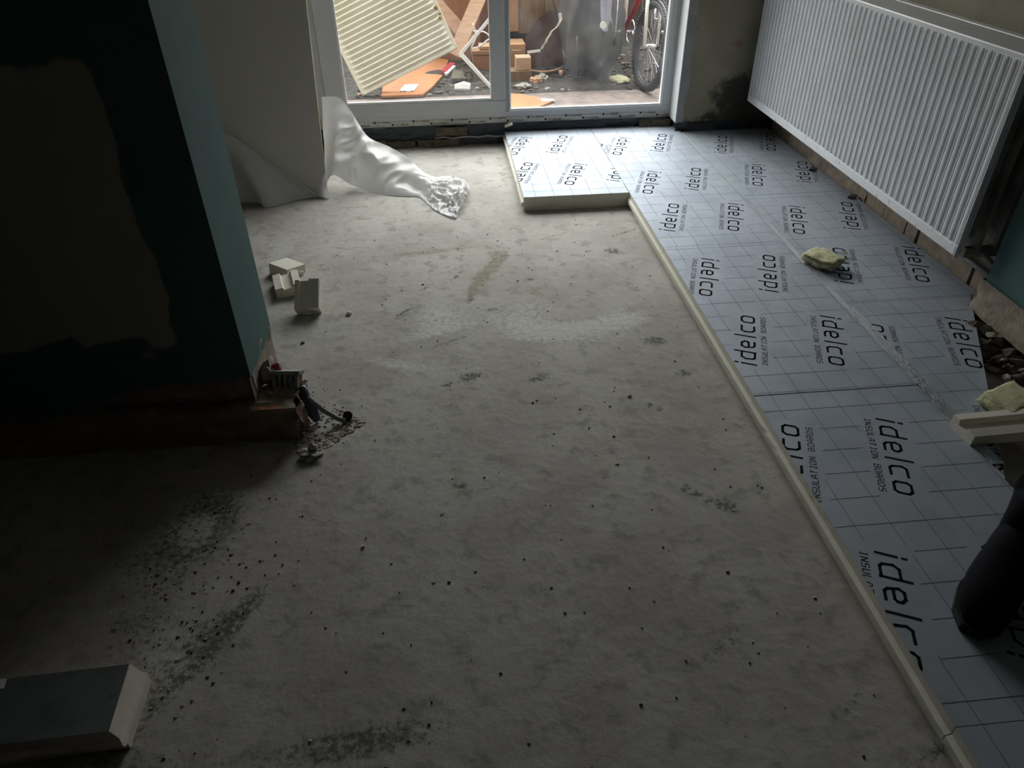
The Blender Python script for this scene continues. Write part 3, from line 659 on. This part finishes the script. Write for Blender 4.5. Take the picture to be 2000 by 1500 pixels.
offcut('foam_strip', frame((.585, -1.475, .079), (1, .03, 0), (0, 0, 1)), [(-.055, 0), (-.058, .040), (-.024, .045), (-.018, .028), (.016, .028), (.020, .048), (.052, .045), (.055, 0)], .45, FOAMW, 'cream foam strip with a groove along its top at the right picture edge', cat='foam strip')
# dark offcuts of foil wedged by the wall
for i, (x, y, a, lab) in enumerate([(1.16, .91, .9, 'small dark foil offcut wedged beside the wall, farther of two'), (1.185, .47, .8, 'small dark foil offcut wedged beside the wall, nearer of two')]):
    b = MB(); M = Matrix.Translation((x, y, .082)) @ Matrix.Rotation(a, 4, 'Z') @ Matrix.Rotation(.12, 4, 'Y'); b.box((0, 0, 0), (.085, .03, .008), DARKM, M); tag(b.build('foil_offcut'), lab, 'offcut')
# cut board piece in the bottom left corner
def corner_piece():
    e = empty('insulation_offcut', (-2.0, -2.15, 0), 'cut foil faced insulation piece with exposed foam sides in the bottom left corner', 'insulation offcut')
    a = math.radians(2); M = Matrix.Translation((-1.832, -2.222, 0)) @ Matrix.Rotation(a, 4, 'Z')
    b = MB(); T = .08
    prof = [(-.0, 0), (0, .018), (.012, .024), (.014, .040), (-.002, .046), (-.004, T)]   # front side (towards viewer): tongue
    # body as rings round a rectangle 0.34 x 0.17
    L = .36; Wd = .165; lv = [(0, 0, .022), (.02, .0, .022), (.028, .012, .022), (.038, .012, .019), (.046, .0, .012), (T-.002, .0, 0)]
    vs = []
    for z, off, ox in lv: vs += [(-L, -off, z), (ox, -off, z), (ox*1.15, Wd, z), (-L+.02, Wd, z)]
    fs = [(3, 2, 1, 0), tuple(len(lv)*4-4+i for i in range(4))]
    for k in range(len(lv)-1): fs += [(k*4+i, k*4+(i+1) % 4, k*4+4+(i+1) % 4, k*4+4+i) for i in range(4)]
    b.add([M @ Vector(v) for v in vs], fs, FOAMW)
    b.build('foam_core', e, bevel=.001)
    f = MB(); f.prism([(-L, .0), (0, 0), (-.004, Wd), (-L+.02, Wd)], T-.002, T-.0005, SHADEFOIL, M); f.build('foil_facing', e)
corner_piece()
b = MB(); b.grid(lambda u, v: (-2.35+.47*u, -2.42+.14*v+.02*noise.noise(Vector((u*6, 1, 0))), .002+.02*(1-v)+.01*noise.noise(Vector((u*8, v*4, 3)))), 24, 8, mat('dark_torn_foil', (.12, .14, .16), .4, .7))
tag(b.build('torn_foil'), 'dark crumpled foil scrap in front of the corner insulation offcut', 'scrap')
b = MB(); b.grid(lambda u, v: (-2.14+.04*u-.01*v, -2.10+.03*v, .084+.008*u*(1-v)), 4, 4, WHITE); tag(b.build('paper_scrap'), 'tiny white scrap on the corner insulation offcut at the left picture edge', 'scrap')
# wooden chip at the foot of the door
plank_ = MB(); plank(plank_, (-.60, 1.90, .125), (-.55, 1.885, .145), .022, .008, FOAMW, (0, -.5, 1)); tag(plank_.build('wood_chip'), 'small pale wedge under the door frame above the first board', 'wedge')
# ---------------------------------------------------------------- leaning panel with plastic sheet
def panel():
    e = empty('leaning_panel', (-2.35, 1.12, 0), 'tall pale wallboard panel leaning against the wall left of the patio door', 'panel')
    lean = math.atan2(.345, .99); M = Matrix.Translation((-1.73, 1.095, 0)) @ Matrix.Rotation(-lean, 4, 'X')
    # local: x width, y thickness (behind), z up
    b = MB(); b.box((-1.2, 0, 0), (-.004, .001, 2.35), BOARDW, M); b.box((-1.2, .012, 0), (-.004, .0125, 2.35), BOARDW, M); b.build('facing', e)
    c = MB(); c.box((-1.2, .001, 0), (0, .012, 2.35), BOARDE, M); c.build('core', e)
    return M
PM = panel()
def catmull(P, t):
    n = len(P)-1; x = t*n; i = min(int(x), n-1); f = x-i
    p0, p1, p2, p3 = P[max(i-1, 0)], P[i], P[i+1], P[min(i+2, n)]
    return .5*((2*p1)+(p2-p0)*f+(2*p0-5*p1+4*p2-p3)*f*f+(3*p1-p0-3*p2+p3)*f**3)
def sheet():
    top = [(-1.722, 1.40, .485), (-1.627, 1.42, .472), (-1.57, 1.43, .395), (-1.529, 1.43, .31), (-1.474, 1.40, .236), (-1.359, 1.36, .190), (-1.246, 1.29, .140), (-1.163, 1.20, .085), (-1.088, 1.14, .066), (-.990, 1.11, .075), (-.915, 1.12, .045), (-.888, 1.08, .02)]
    bot = [(-1.735, 1.09, .05), (-1.682, 1.10, .12), (-1.60, 1.18, .03), (-1.475, 1.10, .004), (-1.38, 1.05, .004), (-1.30, 1.02, .004), (-1.20, 1.0, .004), (-1.165, .945, .004), (-1.13, .86, .004), (-1.09, .77, .004), (-1.03, .69, .004), (-.982, .65, .004)]
    T = [Vector(p) for p in top]; Bt = [Vector(p) for p in bot]
    def fn(u, v):
        a, b = catmull(T, u), catmull(Bt, u); p = a.lerp(b, v)
        bulge = math.sin(math.pi*v)
        k = .028*bulge*noise.noise(Vector((u*7+v*3, v*1.2, 1)))*(1 if u < .75 else .5)
        r = 1-abs(noise.noise(Vector((u*13+v*4, v*2.2, 4))))*2.4; k += .024*bulge*r
        cr = max(0, (u-.62)/.38)
        w = Vector((u*20, v*8, 3)); w = w+1.2*Vector((noise.noise(w*.6), noise.noise(w*.6+Vector((5, 0, 0))), 0)); rid = .22+.75*noise.fractal(w*1.1, 1, 2, 3)
        p.z += .060*cr*max(0, rid)*(.35+bulge)
        p += Vector((.9, -.6, .5)).normalized()*k*(1 if u > .05 else .3)
        p.z = max(.003, p.z+.05*bulge*(u > .2)*(1-cr)*noise.noise(Vector((u*5, v*2, 9)))); return p
    e = empty('plastic_sheet', (-1.3, 1.1, 0), 'white crumpled plastic sheet spilling from the leaning panel onto the concrete', 'plastic sheet')
    m = MB(); m.grid(fn, 150, 46, SHEET); o = m.build('trailing_sheet', e, smooth=True)
    # part still wrapped round the foot of the panel
    A = [Vector(p) for p in [(-2.62, 1.19, .52), (-2.25, 1.175, .362), (-2.03, 1.14, .185), (-1.79, 1.085, .018)]]
    B = [Vector(p) for p in [(-2.62, 1.0, .01), (-2.16, 1.02, .008), (-2.06, .955, .004), (-1.90, 1.03, .004), (-1.79, 1.07, .003), (-1.735, 1.06, .003)]]
    def f2(u, v):
        a, b = catmull(A, u), catmull(B, u); p = a.lerp(b, v)
        p.y -= .02*math.sin(math.pi*v)*(1+noise.noise(Vector((u*5, v*3, 2)))); p.y -= .02*v*max(0, 1-abs(u-.38)*6)
        p.z = max(.002, p.z); return p
    m = MB(); m.grid(f2, 60, 24, SHEET); m.build('folded_flap', e, smooth=True)
    # strip tucked round the right edge
    def f3(u, v):
        z = .012+.33*v; y = 1.085+.345*z/.99*1.0; w_ = .055*(1-v)*math.sin(math.pi*min(1, v*2+.35))
        return Vector((-1.80+(.072+w_)*u, y-.012-.018*math.sin(u*3)*(1-v), z*(1-.0*u)))
    m = MB(); m.grid(lambda u, v: Vector((-1.785+.055*u+.02*u*(1-v), 1.065-.02*u*(1-v)+.03*v, .003+.13*v*u)), 12, 12, SHEET); m.build('tucked_corner', e, smooth=True)
sheet()
# ---------------------------------------------------------------- worker at the right edge
def worker():
    root = empty('person', (.45, -2.0, .08), 'person in dark work trousers and black boots stepping in at the right picture edge', 'person')
    def skin(name, verts, edges, radii, m, rootv=0, sub=2):
        me = bpy.data.meshes.new(name); me.from_pydata(verts, edges, []); me.materials.append(m); o = bpy.data.objects.new(name, me); COL.objects.link(o)
        o.parent = root; o.matrix_parent_inverse = root.matrix_world.inverted()
        md = o.modifiers.new('skin', 'SKIN'); md.use_smooth_shade = True
        for i, r in enumerate(radii):
            sv = me.skin_vertices[0].data[i]; sv.radius = (r, r) if not isinstance(r, tuple) else r; sv.use_root = (i == rootv)
        sb = o.modifiers.new('sub', 'SUBSURF'); sb.levels = sub; sb.render_levels = sub; return o
    # joints: crouching step, body outside the frame to the right
    V = [(.98, -2.28, .80), (.90, -2.18, .76), (.86, -1.98, .60), (.64, -1.88, .36), (.425, -1.94, .205), (1.08, -2.42, .76), (1.08, -2.62, .50), (1.05, -2.85, .20),
         (.95, -2.22, 1.00), (.88, -2.10, 1.20), (.84, -2.02, 1.32), (.80, -1.96, 1.42),
         (.82, -1.90, 1.26), (.72, -1.72, 1.02), (.62, -1.72, .82), (.96, -2.20, 1.26), (1.04, -2.02, 1.02), (.98, -1.80, .86)]
    E_ = [(0, 1), (1, 2), (2, 3), (3, 4), (0, 5), (5, 6), (6, 7), (0, 8), (8, 9), (9, 10), (10, 11), (9, 12), (12, 13), (13, 14), (9, 15), (15, 16), (16, 17)]
    Rr = [.15, .12, .11, .10, .082, .12, .085, .06, .15, .15, .07, .06, .06, .05, .038, .06, .05, .038]
    skin('body', V, E_, Rr, NAVY)
    sh = skin('sweatshirt', [V[8], V[9], V[12], V[13], V[15], V[16], (.97, -2.26, .90)], [(6, 0), (0, 1), (1, 2), (2, 3), (1, 4), (4, 5)], [.165, .165, .075, .062, .075, .062, .165], SHIRT)
    # head with face and hair
    h = MB(); c = Vector((.74, -1.88, 1.53)); h.rock(c, (.078, .095, .115), SKIN, 1, 4, .02); h.rock(c+Vector((-.03, .09, -.015)), (.014, .018, .02), SKIN, 2, 2, .02)
    h.rock(c+Vector((-.078, .0, -.01)), (.012, .02, .03), SKIN, 3, 2, .02); h.rock(c+Vector((.078, .0, -.01)), (.012, .02, .03), SKIN, 3, 2, .02)
    h.rock(c+Vector((-.05, .08, .012)), (.012, .008, .008), WHITE, 3, 2, 0); h.rock(c+Vector((.012, .092, .012)), (.012, .008, .008), WHITE, 3, 2, 0); h.rock(c+Vector((-.02, .088, -.055)), (.024, .01, .006), REDPL, 3, 2, 0)
    h.build('head', root, smooth=True)
    MB().rock(c+Vector((0, -.02, .03)), (.088, .1, .1), HAIR, 5, 4, .06).build('hair', root, smooth=True)
    # hands: palm, four fingers and a thumb each
    for w0, d in (((.62, -1.72, .82), (-.2, .1, -1)), ((.98, -1.80, .86), (-.1, .2, -1))):
        w0 = Vector(w0); d = Vector(d).normalized(); sx = Vector((1, 0, 0)); vs = [w0, w0+d*.08]; es = [(0, 1)]; rr = [.026, (.034, .018)]
        for k in range(4):
            b = w0+d*.085+sx*(-.03+.02*k); L = (.06, .07, .066, .05)[k]; i = len(vs)
            vs += [b, b+d*L*.5+Vector((0, .01, 0)), b+d*L*.9+Vector((0, .03, 0))]; es += [(1, i), (i, i+1), (i+1, i+2)]; rr += [.010, .009, .007]
        i = len(vs); vs += [w0+d*.03+sx*-.035, w0+d*.07+sx*-.05+Vector((0, .02, 0))]; es += [(0, i), (i, i+1)]; rr += [.012, .009]
        skin('hand', vs, es, rr, SKIN, 0, 2)
    # boot on the board: sole outline lofted up to the shaft
    def boot(toe, heel, z0):
        toe = Vector(toe); heel = Vector(heel); L = (toe-heel).length; M = frame((heel.x, heel.y, z0), (toe.x-heel.x, toe.y-heel.y, 0))
        m = MB(); secs = []   # along the foot: (x, half width, height, bottom)
        S_ = [(-.012, .024, .085), (.0, .042, .120), (.04, .050, .150), (.085, .055, .160), (.13, .058, .145), (.17, .062, .125), (.21, .064, .108), (.26, .060, .090), (.30, .048, .070), (.325, .026, .045)]
        n = 18; vs = []
        for x, w, h in S_:
            for k in range(n):
                a = 2*math.pi*k/n; cx = math.cos(a); sz = math.sin(a); vs.append(M @ Vector((x, w*(abs(cx)**.8)*(1 if cx > 0 else -1), .02+h/2+(h/2)*(abs(sz)**.85)*(1 if sz > 0 else -1))))
        fs = [(i*n+k, i*n+(k+1) % n, (i+1)*n+(k+1) % n, (i+1)*n+k) for i in range(len(S_)-1) for k in range(n)] + [tuple(range(n-1, -1, -1)), tuple((len(S_)-1)*n+k for k in range(n))]
        m.add(vs, fs, BOOT)
        m.tube([M @ Vector((.055, 0, .12)), M @ Vector((.05, 0, .19)), M @ Vector((.04, 0, .235))], [.05, .052, .056], BOOT, 18)
        bo = m.build('boot', root, smooth=True)
        s = MB(); pl = [(-.02, -.03), (.05, -.052), (.13, -.054), (.21, -.066), (.29, -.054), (.335, -.024), (.335, .024), (.29, .054), (.21, .066), (.13, .054), (.05, .052), (-.02, .03)]
        s.prism(pl, 0, .028, SOLE, M); s.build('sole', bo, bevel=.004)
    boot((.168, -2.185, 0), (.415, -1.965, 0), .0805)
    boot((1.0, -2.75, 0), (1.06, -3.04, 0), .082)
worker()
# ---------------------------------------------------------------- outside
GZ = .05
g = MB()
def gf(u, v):
    x = -5+10*u; y = 3.02+6.9*v; return (x, y, GZ+.05*max(0, noise.fractal(Vector((x*1.7, y*1.7, 0)), 1, 2, 5))*(v > .0))
g.grid(gf, 220, 150, SOIL)
struct('ground', g)
struct('paving', MB().box((-5, 2.15, -.1), (5, 3.03, GZ), PAVE))
g = MB(); x = -5
while x < 5: g.box((x, 5.2, .02), (x+.142, 5.225, 1.85), FENCE); x += .15
g.box((-5, 5.225, .5), (5, 5.27, .58), FENCE); g.box((-5, 5.225, 1.4), (5, 5.27, 1.48), FENCE)
for k in range(6): g.box((-5+2*k-.04, 5.227, 0), (-5+2*k+.04, 5.3, 1.85), FENCE)
tag(g.build('garden_fence'), 'dark brown board fence behind the rubbish heap', 'fence')
def old_rad():
    e = empty('discarded_radiator', (-1.65, 3.13, GZ), 'old cream ribbed radiator leaning on the rubbish outside the left pane', 'radiator')
    M = frame((-1.655, 3.10, GZ+.004), (.78, .10, .315), (-.05, -1, .30)); W = .86; H = 1.5; n = 37; P = H/37
    # local x along bottom edge, local y -> make up direction
    def P3(u, v, d): return M @ Vector((u, v, d))
    def fn(a, b):
        u = W*a; v = H*b; k = min(1, max(0, (min(u, W-u)-.035)/.03)); k = k*k*(3-2*k)
        kv = 1 if .03 < v < H-.03 else 0
        return P3(u, v, .030+.011*math.sin(2*math.pi*v/P)*k*kv)
    f = MB(); f.grid(fn, 40, 37*10, CREAM); f.build('ribbed_front', e, smooth=True)
    b = MB(); b.box((0, 0, -.03), (W, H, .018), CREAM, M); b.box((0, 0, .018), (.02, H, .032), CREAM, M); b.box((W-.02, 0, .018), (W, H, .032), CREAM, M); b.box((0, 0, .018), (W, .02, .032), CREAM, M); b.build('casing', e, bevel=.004)
    r = MB(); 
    for (u, v, s) in [(W-.03, .33, .016), (W-.02, .28, .010), (W-.035, .25, .012)]: r.rock(P3(u, v, .036), (s, .006, s), mat('rust', (.30, .16, .06), .9), int(u*100), 2)
    r.build('rust_spot', e)
old_rad()
def thing(name, label, cat, fn, group=None, smooth=False, bevel=0):
    m = MB(); fn(m); return tag(m.build(name, smooth=smooth, bevel=bevel), label, cat, group)
thing('plywood_sheet', 'orange plywood sheet lying on the soil below the old radiator', 'board', lambda m: m.prism([(-1.50, 3.0), (-1.17, 3.0), (-1.10, 3.2), (-1.00, 3.6), (-.93, 4.2), (-1.02, 4.3), (-1.3, 3.8), (-1.5, 3.3)], .06, .078, WOODO, Matrix.Translation((0, 0, .0)) @ Matrix.Rotation(.0, 4, 'X')))
thing('timber_plank', 'long pale timber plank rising steeply beside the old radiator', 'plank', lambda m: plank(m, (-.885, 3.45, .27), (-.54, 3.75, .86), .115, .03, WOODL, (-.2, -1, .3)))
thing('timber_plank', 'short pale plank crossing behind the steep plank at the old radiator edge', 'plank', lambda m: plank(m, (-1.06, 3.8, .66), (-.74, 3.7, .33), .11, .03, WOODL, (.2, -1, .3)))
thing('white_trim_strip', 'white trim strip running up right from the old radiator corner', 'trim strip', lambda m: plank(m, (-.845, 3.38, .285), (-.56, 3.42, .57), .025, .012, WHITE))
thing('white_trim_strip', 'white trim strip running down right from the old radiator corner', 'trim strip', lambda m: (plank(m, (-.84, 3.38, .29), (-.60, 3.22, .055), .022, .012, WHITE), plank(m, (-.825, 3.38, .30), (-.60, 3.20, .075), .010, .012, WHITE)))
thing('white_cable', 'tangle of white cable hanging behind the trim strips', 'cable', lambda m: (m.tube([catmull([Vector(p) for p in [(-.72, 3.5, .50), (-.70, 3.5, .40), (-.74, 3.5, .31), (-.66, 3.5, .33), (-.58, 3.5, .38), (-.50, 3.5, .36)]], i/30) for i in range(31)], .007, WHITE, 8), m.tube([catmull([Vector(p) for p in [(-.72, 3.52, .44), (-.62, 3.5, .43), (-.55, 3.5, .36), (-.50, 3.5, .33)]], i/20) for i in range(21)], .006, WHITE, 8)), smooth=True)
thing('furniture_panel', 'large reddish brown furniture panel standing behind the crossed planks', 'board', lambda m: m.box((-1.2, 4.3, .05), (-.62, 4.33, 1.3), WOODB, None))
thing('furniture_panel', 'dark brown panel behind the middle door stile and steep plank', 'board', lambda m: m.box((-.60, 4.5, .05), (-.20, 4.53, .9), WOODB))
thing('drain_pipe_elbow', 'curved grey pipe piece in front of the reddish panel', 'pipe', lambda m: m.tube([(-1.02+.09*math.sin(a*.35), 4.1, .60-.09*(1-math.cos(a*.35))) for a in range(7)], .022, GREYP), smooth=True)
thing('white_fitting', 'bundle of off white plastic fittings above the short plank', 'fitting', lambda m: (m.rock((-1.02, 3.9, .74), (.07, .05, .05), CREAM, 5, 3, .5), m.tube([(-1.02, 3.85, .72), (-.96, 3.85, .66)], .025, CREAM)), smooth=True)
for i, (x0, x1, z0, z1, y) in enumerate([(-.72, -.46, .06, .20, 3.75), (-.73, -.50, .205, .24, 3.74), (-.66, -.47, .245, .27, 3.76)]):
    thing('timber_block', ['square brown timber block at the bottom of the small stack beside the trim strips', 'flat light timber in the middle of the small stack beside the trim strips', 'thin timber piece topping the small stack beside the trim strips'][i], 'timber', lambda m: m.box((x0, y, z0), (x1, y+.18, z1), (WOODB, CARD, WOODL)[i]), group='timber offcuts beside the trim strips', bevel=.004)
def cup(m):
    vs = []; n = 26
    m.tube([(-.90, 3.17, .075), (-.83, 3.15, .085), (-.78, 3.14, .08)], [.030, .045, .036], WHITE, 7)
thing('crumpled_carton', 'white crushed carton on the soil just outside the left pane', 'litter', cup)
thing('paper_scrap', 'white paper scrap lying on the orange plywood', 'litter', lambda m: m.grid(lambda u, v: (-1.36+.12*u+.04*v, 3.10+.22*v, .081+.012*abs(noise.noise(Vector((u*4, v*4, 0))))), 8, 8, WHITE))
thing('red_wrapper', 'red and white wrapper between plywood tip and trim strips', 'litter', lambda m: (plank(m, (-.99, 3.62, .10), (-.90, 3.85, .12), .05, .02, REDPL, (0, -.4, 1)), plank(m, (-.97, 3.58, .09), (-.89, 3.78, .11), .03, .02, WHITE, (0, -.4, 1))))
thing('slate_piece', 'greenish grey slate piece on the soil beside the red wrapper', 'stone', lambda m: m.prism([(-.93, 3.4), (-.80, 3.38), (-.82, 3.65), (-.90, 3.72)], .08, .10, STONE))
thing('pipe_ring', 'short grey pipe ring lying open end forward on the soil', 'pipe', lambda m: m.tube([(-.775+.032*math.cos(a*math.pi/8), 3.45, .105+.035*math.sin(a*math.pi/8)) for a in range(17)], .009, STONE, 8), smooth=True)
# right-hand pane
def cabinet():
    e = empty('wooden_cabinet', (-.1, 4.1, .3), 'old tan wooden cabinet lying behind the fixed pane', 'cabinet')
    MB().box((-.50, 3.9, .36), (-.30, 4.4, 1.3), CARD).build('side_panel', e)
    MB().box((-.298, 3.92, .34), (-.07, 4.4, 1.3), WOODG).build('door', e); MB().box((-.065, 3.92, .44), (.22, 4.4, 1.3), WOODG).build('door', e)
    MB().box((-.50, 4.0, .05), (.0, 4.4, .335), DARKM).build('base', e)
cabinet()
thing('cardboard_box', 'brown box with printed edge low behind the middle door stile', 'box', lambda m: (m.box((-.44, 3.6, .05), (-.27, 3.85, .31), CARD), m.box((-.385, 3.598, .262), (-.31, 3.60, .268), WHITE)), bevel=.004)
thing('timber_block', 'light cube shaped timber block in front of the brown box', 'timber', lambda m: m.box((-.37, 3.42, .14), (-.24, 3.55, .24), WOODL), bevel=.004)
thing('timber_block', 'weathered timber block standing under the light cube', 'timber', lambda m: m.box((-.42, 3.40, .05), (-.24, 3.56, .138), WOODG), bevel=.004)
def darktable():
    e = empty('dark_table', (0, 3.75, .05), 'dark veneered table lying on its side against the cabinet', 'table')
    m = MB(); M = frame((-.27, 3.62, .12), (1, .12, 0), (0, -1, .35)); m.prism([(.0, 0), (.34, 0), (.34, .42), (.25, .44), (.14, .38), (.02, .24)], 0, .025, WOODD, M); m.build('table_top', e)
    MB().tube([(-.27+.036*i, 3.60-.06*math.sin(i/9*math.pi), .105-.012*math.sin(i/9*math.pi)) for i in range(10)], .010, CARD).build('rim', e, smooth=True)
    MB().tube([(.04, 3.55, .10), (.04, 3.53, .05)], [.022, .016], WOODL).build('foot', e, smooth=True)
darktable()
def chain(m, pts, w, mt):
    P = [Vector(p) for p in pts]; m.grid(lambda u, v: catmull(P, u)+Vector((w*(v-.5), 0, w*(v-.5)*.4+.005*math.sin(u*30))), 40, 3, mt)
thing('torn_strip', 'crinkled off white strip draped over the dark table', 'litter', lambda m: (chain(m, [(.005, 3.5, .56), (.01, 3.48, .50), (-.07, 3.46, .42), (-.11, 3.45, .36), (-.15, 3.45, .30)], .026, CREAM), plank(m, (-.16, 3.45, .285), (-.27, 3.45, .275), .02, .006, WHITE)))
thing('dark_rod', 'thin dark rod leaning across the cabinet doors', 'rod', lambda m: m.tube([(-.09, 3.7, .80), (.0, 3.6, .53)], .007, DARKM), smooth=True)
def covered():
    e = empty('covered_moped', (.27, 3.45, GZ), 'small moped standing under a grey translucent plastic cover', 'moped')
    C = Vector((.265, 3.45, 0))
    def fn(u, v):
        a = 2*math.pi*u; z = GZ+.06+.94*(1-v); prof = [.06, .15, .20, .22, .245, .255, .24, .215, .15]
        k = v*8; i = min(int(k), 7); r = prof[i]+(prof[i+1]-prof[i])*(k-i)
        r *= 1+.16*(1-2*abs(math.sin(a*3+v*2)))*(.3+v*.7)+.10*noise.noise(Vector((math.cos(a)*2.5, math.sin(a)*2.5, v*3)))
        z += .06*math.sin(a*3+1)*v*v
        return C+Vector((math.cos(a)*r*.98, math.sin(a)*r*1.5, z))
    m = MB(); m.grid(fn, 72, 40, COVER); m.build('plastic_cover', e, smooth=True)
    m = MB(); m.grid(lambda u, v: (.30+(.075-.03*v)*(u-.5)*2*(1 if v < .9 else .6)*.75, 3.03-.03*math.cos((u-.5)*3)+.05*(1-v), .50+.36*(1-v)-.0*u), 8, 12, LILAC); m.build('mudguard', e, smooth=True)
    MB().tube([(.275, 3.00, .545), (.275, 2.99, .545)], .026, WHITE, 20).build('reflector', e)
    m = MB(); n = 40; m.tube([(.29, 3.45+.20*math.cos(a*2*math.pi/n), .27+.20*math.sin(a*2*math.pi/n)) for a in range(n+1)], .045, RUBBER, 12, False); m.tube([(.26, 3.45, .27), (.32, 3.45, .27)], .07, DARKM, 16); m.build('wheel', e, smooth=True)
    MB().box((.20, 3.4, .45), (.36, 3.75, .80), DARKM).build('body', e, bevel=.03)
    MB().box((.25, 3.02, .84), (.35, 3.1, .9), REDPL).build('tail_light', e, bevel=.01)
    m = MB(); m.tube([(.15, 3.3, .10), (.12, 3.28, .42)], .008, CHROME); m.build('stay', e, smooth=True); m = MB(); m.tube([(.42, 3.2, .35), (.43, 3.22, .75)], .007, CHROME); m.build('stay', e, smooth=True)
covered()
def bicycle(F, hd, label, FORK, TUBE):
    F = Vector(F); hd = Vector(hd).normalized(); tilt = Vector((.08, 0, 1)).normalized()
    e = empty('bicycle', (F.x, F.y, GZ), label, 'bicycle', 'bicycles behind the fixed pane')
    def P(a, z, s=0): return F+hd*a+tilt*z+Vector((hd.y, -hd.x, 0))*s
    def wheel(c):
        w = MB(); n = 48; R_ = .315; ax = hd
        ring = lambda r: [c+hd*(r*math.cos(2*math.pi*k/n))+tilt*(r*math.sin(2*math.pi*k/n)) for k in range(n+1)]
        w.tube(ring(R_-.012), .029, RUBBER, 10, False)
        side = Vector((hd.y, -hd.x, 0))
        for k in range(72):
            a = 2*math.pi*k/72; d = hd*math.cos(a)+tilt*math.sin(a)
            for s in (-.018, .018): w.box((-.006, -.007, 0), (.006, .007, .011), RUBBER, frame(c+d*(R_+.011)+side*s, hd*-math.sin(a)+tilt*math.cos(a), d))
        wo = w.build('wheel', e, smooth=False)
        r = MB(); r.tube(ring(R_-.036), .010, DARKM, 8, False); r.build('rim', wo, smooth=True)
        r = MB()
        for k in range(28): a = 2*math.pi*k/28; d = hd*math.cos(a)+tilt*math.sin(a); s = side*(.025 if k % 2 else -.025); r.tube([c+s, c+d*(R_-.036)], .0013, CHROME, 4)
        r.build('spokes', wo)
        h = MB(); h.tube([c-side*.055, c-side*.03, c+side*.03, c+side*.055], [.008, .018, .018, .008], CHROME, 12); h.build('hub', wo, smooth=True)
    wheel(F); wheel(P(1.05, 0))
    f = MB(); 
    for s in (-.055, .055): f.tube([P(0, 0, s), P(.10, .42, s)], .014, FORK if s < 0 else CHROME)
    f.tube([P(.10, .42, -.055), P(.10, .42, .055)], .014, CHROME); f.tube([P(.10, .42), P(.17, .66)], .018, FORK); f.build('fork', e, smooth=True)
    f = MB(); f.tube([P(.15, .58), P(.62, .0)], .022, TUBE); f.tube([P(.16, .64), P(.70, .52)], .018, BIKER); f.tube([P(.62, 0), P(.72, .58)], .018, BIKEW); f.tube([P(.62, 0), P(1.05, 0)], .011, BIKEW); f.tube([P(.71, .5), P(1.05, 0)], .010, BIKEW); f.build('frame', e, smooth=True)
    c = MB(); n = 36; cc = P(.62, 0, .06); c.tube([cc+hd*.09*math.cos(2*math.pi*k/n)+tilt*.09*math.sin(2*math.pi*k/n) for k in range(n+1)], .007, CHROME, 6, False); c.tube([P(.62, 0, -.1), P(.62, 0, .08)], .012, CHROME); c.tube([P(.62, 0, .08), P(.50, -.12, .09)], .011, CHROME); c.tube([P(.62, 0, -.1), P(.74, .12, -.1)], .011, CHROME); c.build('crankset', e, smooth=True)
    for a, z, s in ((.50, -.12, .14), (.74, .12, -.14)):
        q = MB(); q.box((-.045, -.03, -.008), (.045, .03, .008), RUBBER, frame(P(a, z, s), hd)); q.build('pedal', e)
    b = MB(); b.tube([P(.2, .72, -.3), P(.2, .72, 0), P(.2, .72, .3)], .012, DARKM); b.tube([P(.17, .66), P(.2, .72)], .016, CHROME); b.build('handlebar', e, smooth=True)
    b = MB(); b.rock(P(.75, .66), (.06, .12, .03), RUBBER, 2, 3, .1); b.build('saddle', e, smooth=True)
bicycle((.665, 2.98, GZ+.335), (-.13, .99, 0), 'mountain bike with white fork and knobbly tyre leaning behind the fixed pane', BIKEW, BIKER)
bicycle((.93, 3.5, GZ+.335), (.25, .97, 0), 'dark bicycle partly hidden behind the white forked mountain bike', DARKM, BIKER)
thing('pale_stone', 'flat pale yellow stone on the ground between moped and bicycle', 'stone', lambda m: m.rock((.50, 3.28, .075), (.085, .11, .022), YF, 4, 3, .25))
thing('brick_rubble', 'orange and grey brick rubble in front of the weathered block', 'rubble', lambda m: (m.rock((-.21, 3.30, .08), (.05, .05, .035), CARD, 4, 3, .5), m.rock((-.15, 3.36, .085), (.045, .05, .035), RUBL, 6, 3, .5), m.rock((-.33, 3.2, .065), (.07, .06, .02), RUBL, 7, 3, .5)))
thing('brown_board', 'orange brown board on the paving outside the fixed pane', 'board', lambda m: m.prism([(-.62, 2.55), (-.30, 2.55), (-.14, 2.72), (-.38, 2.95), (-.62, 3.05)], .052, .066, WOODO))
thing('paper_scrap', 'small white scrap at the tip of the orange brown board', 'litter', lambda m: m.grid(lambda u, v: (-.24+.10*u, 2.70+.09*v*(1-.4*u), .068+.01*noise.noise(Vector((u*4, v*4, 2)))**2), 6, 6, WHITE))
r = MB(); R = random.Random(21)
for i in range(650):
    x = R.uniform(-1.7, 1.1); y = R.uniform(3.02, 4.6); s = R.uniform(.006, .028)
    r.rock((x, y, GZ+s*.4), (s, s*R.uniform(.5, 1.2), s*.5), R.choice((RUB, RUBL, STONE, SOIL, WOODG, SOIL, CARD if R.random() < .15 else SOIL)), i, 1)
tag(r.build('garden_debris'), 'loose stones, chips and rubbish strewn over the dark soil outside', 'debris', kind='stuff')
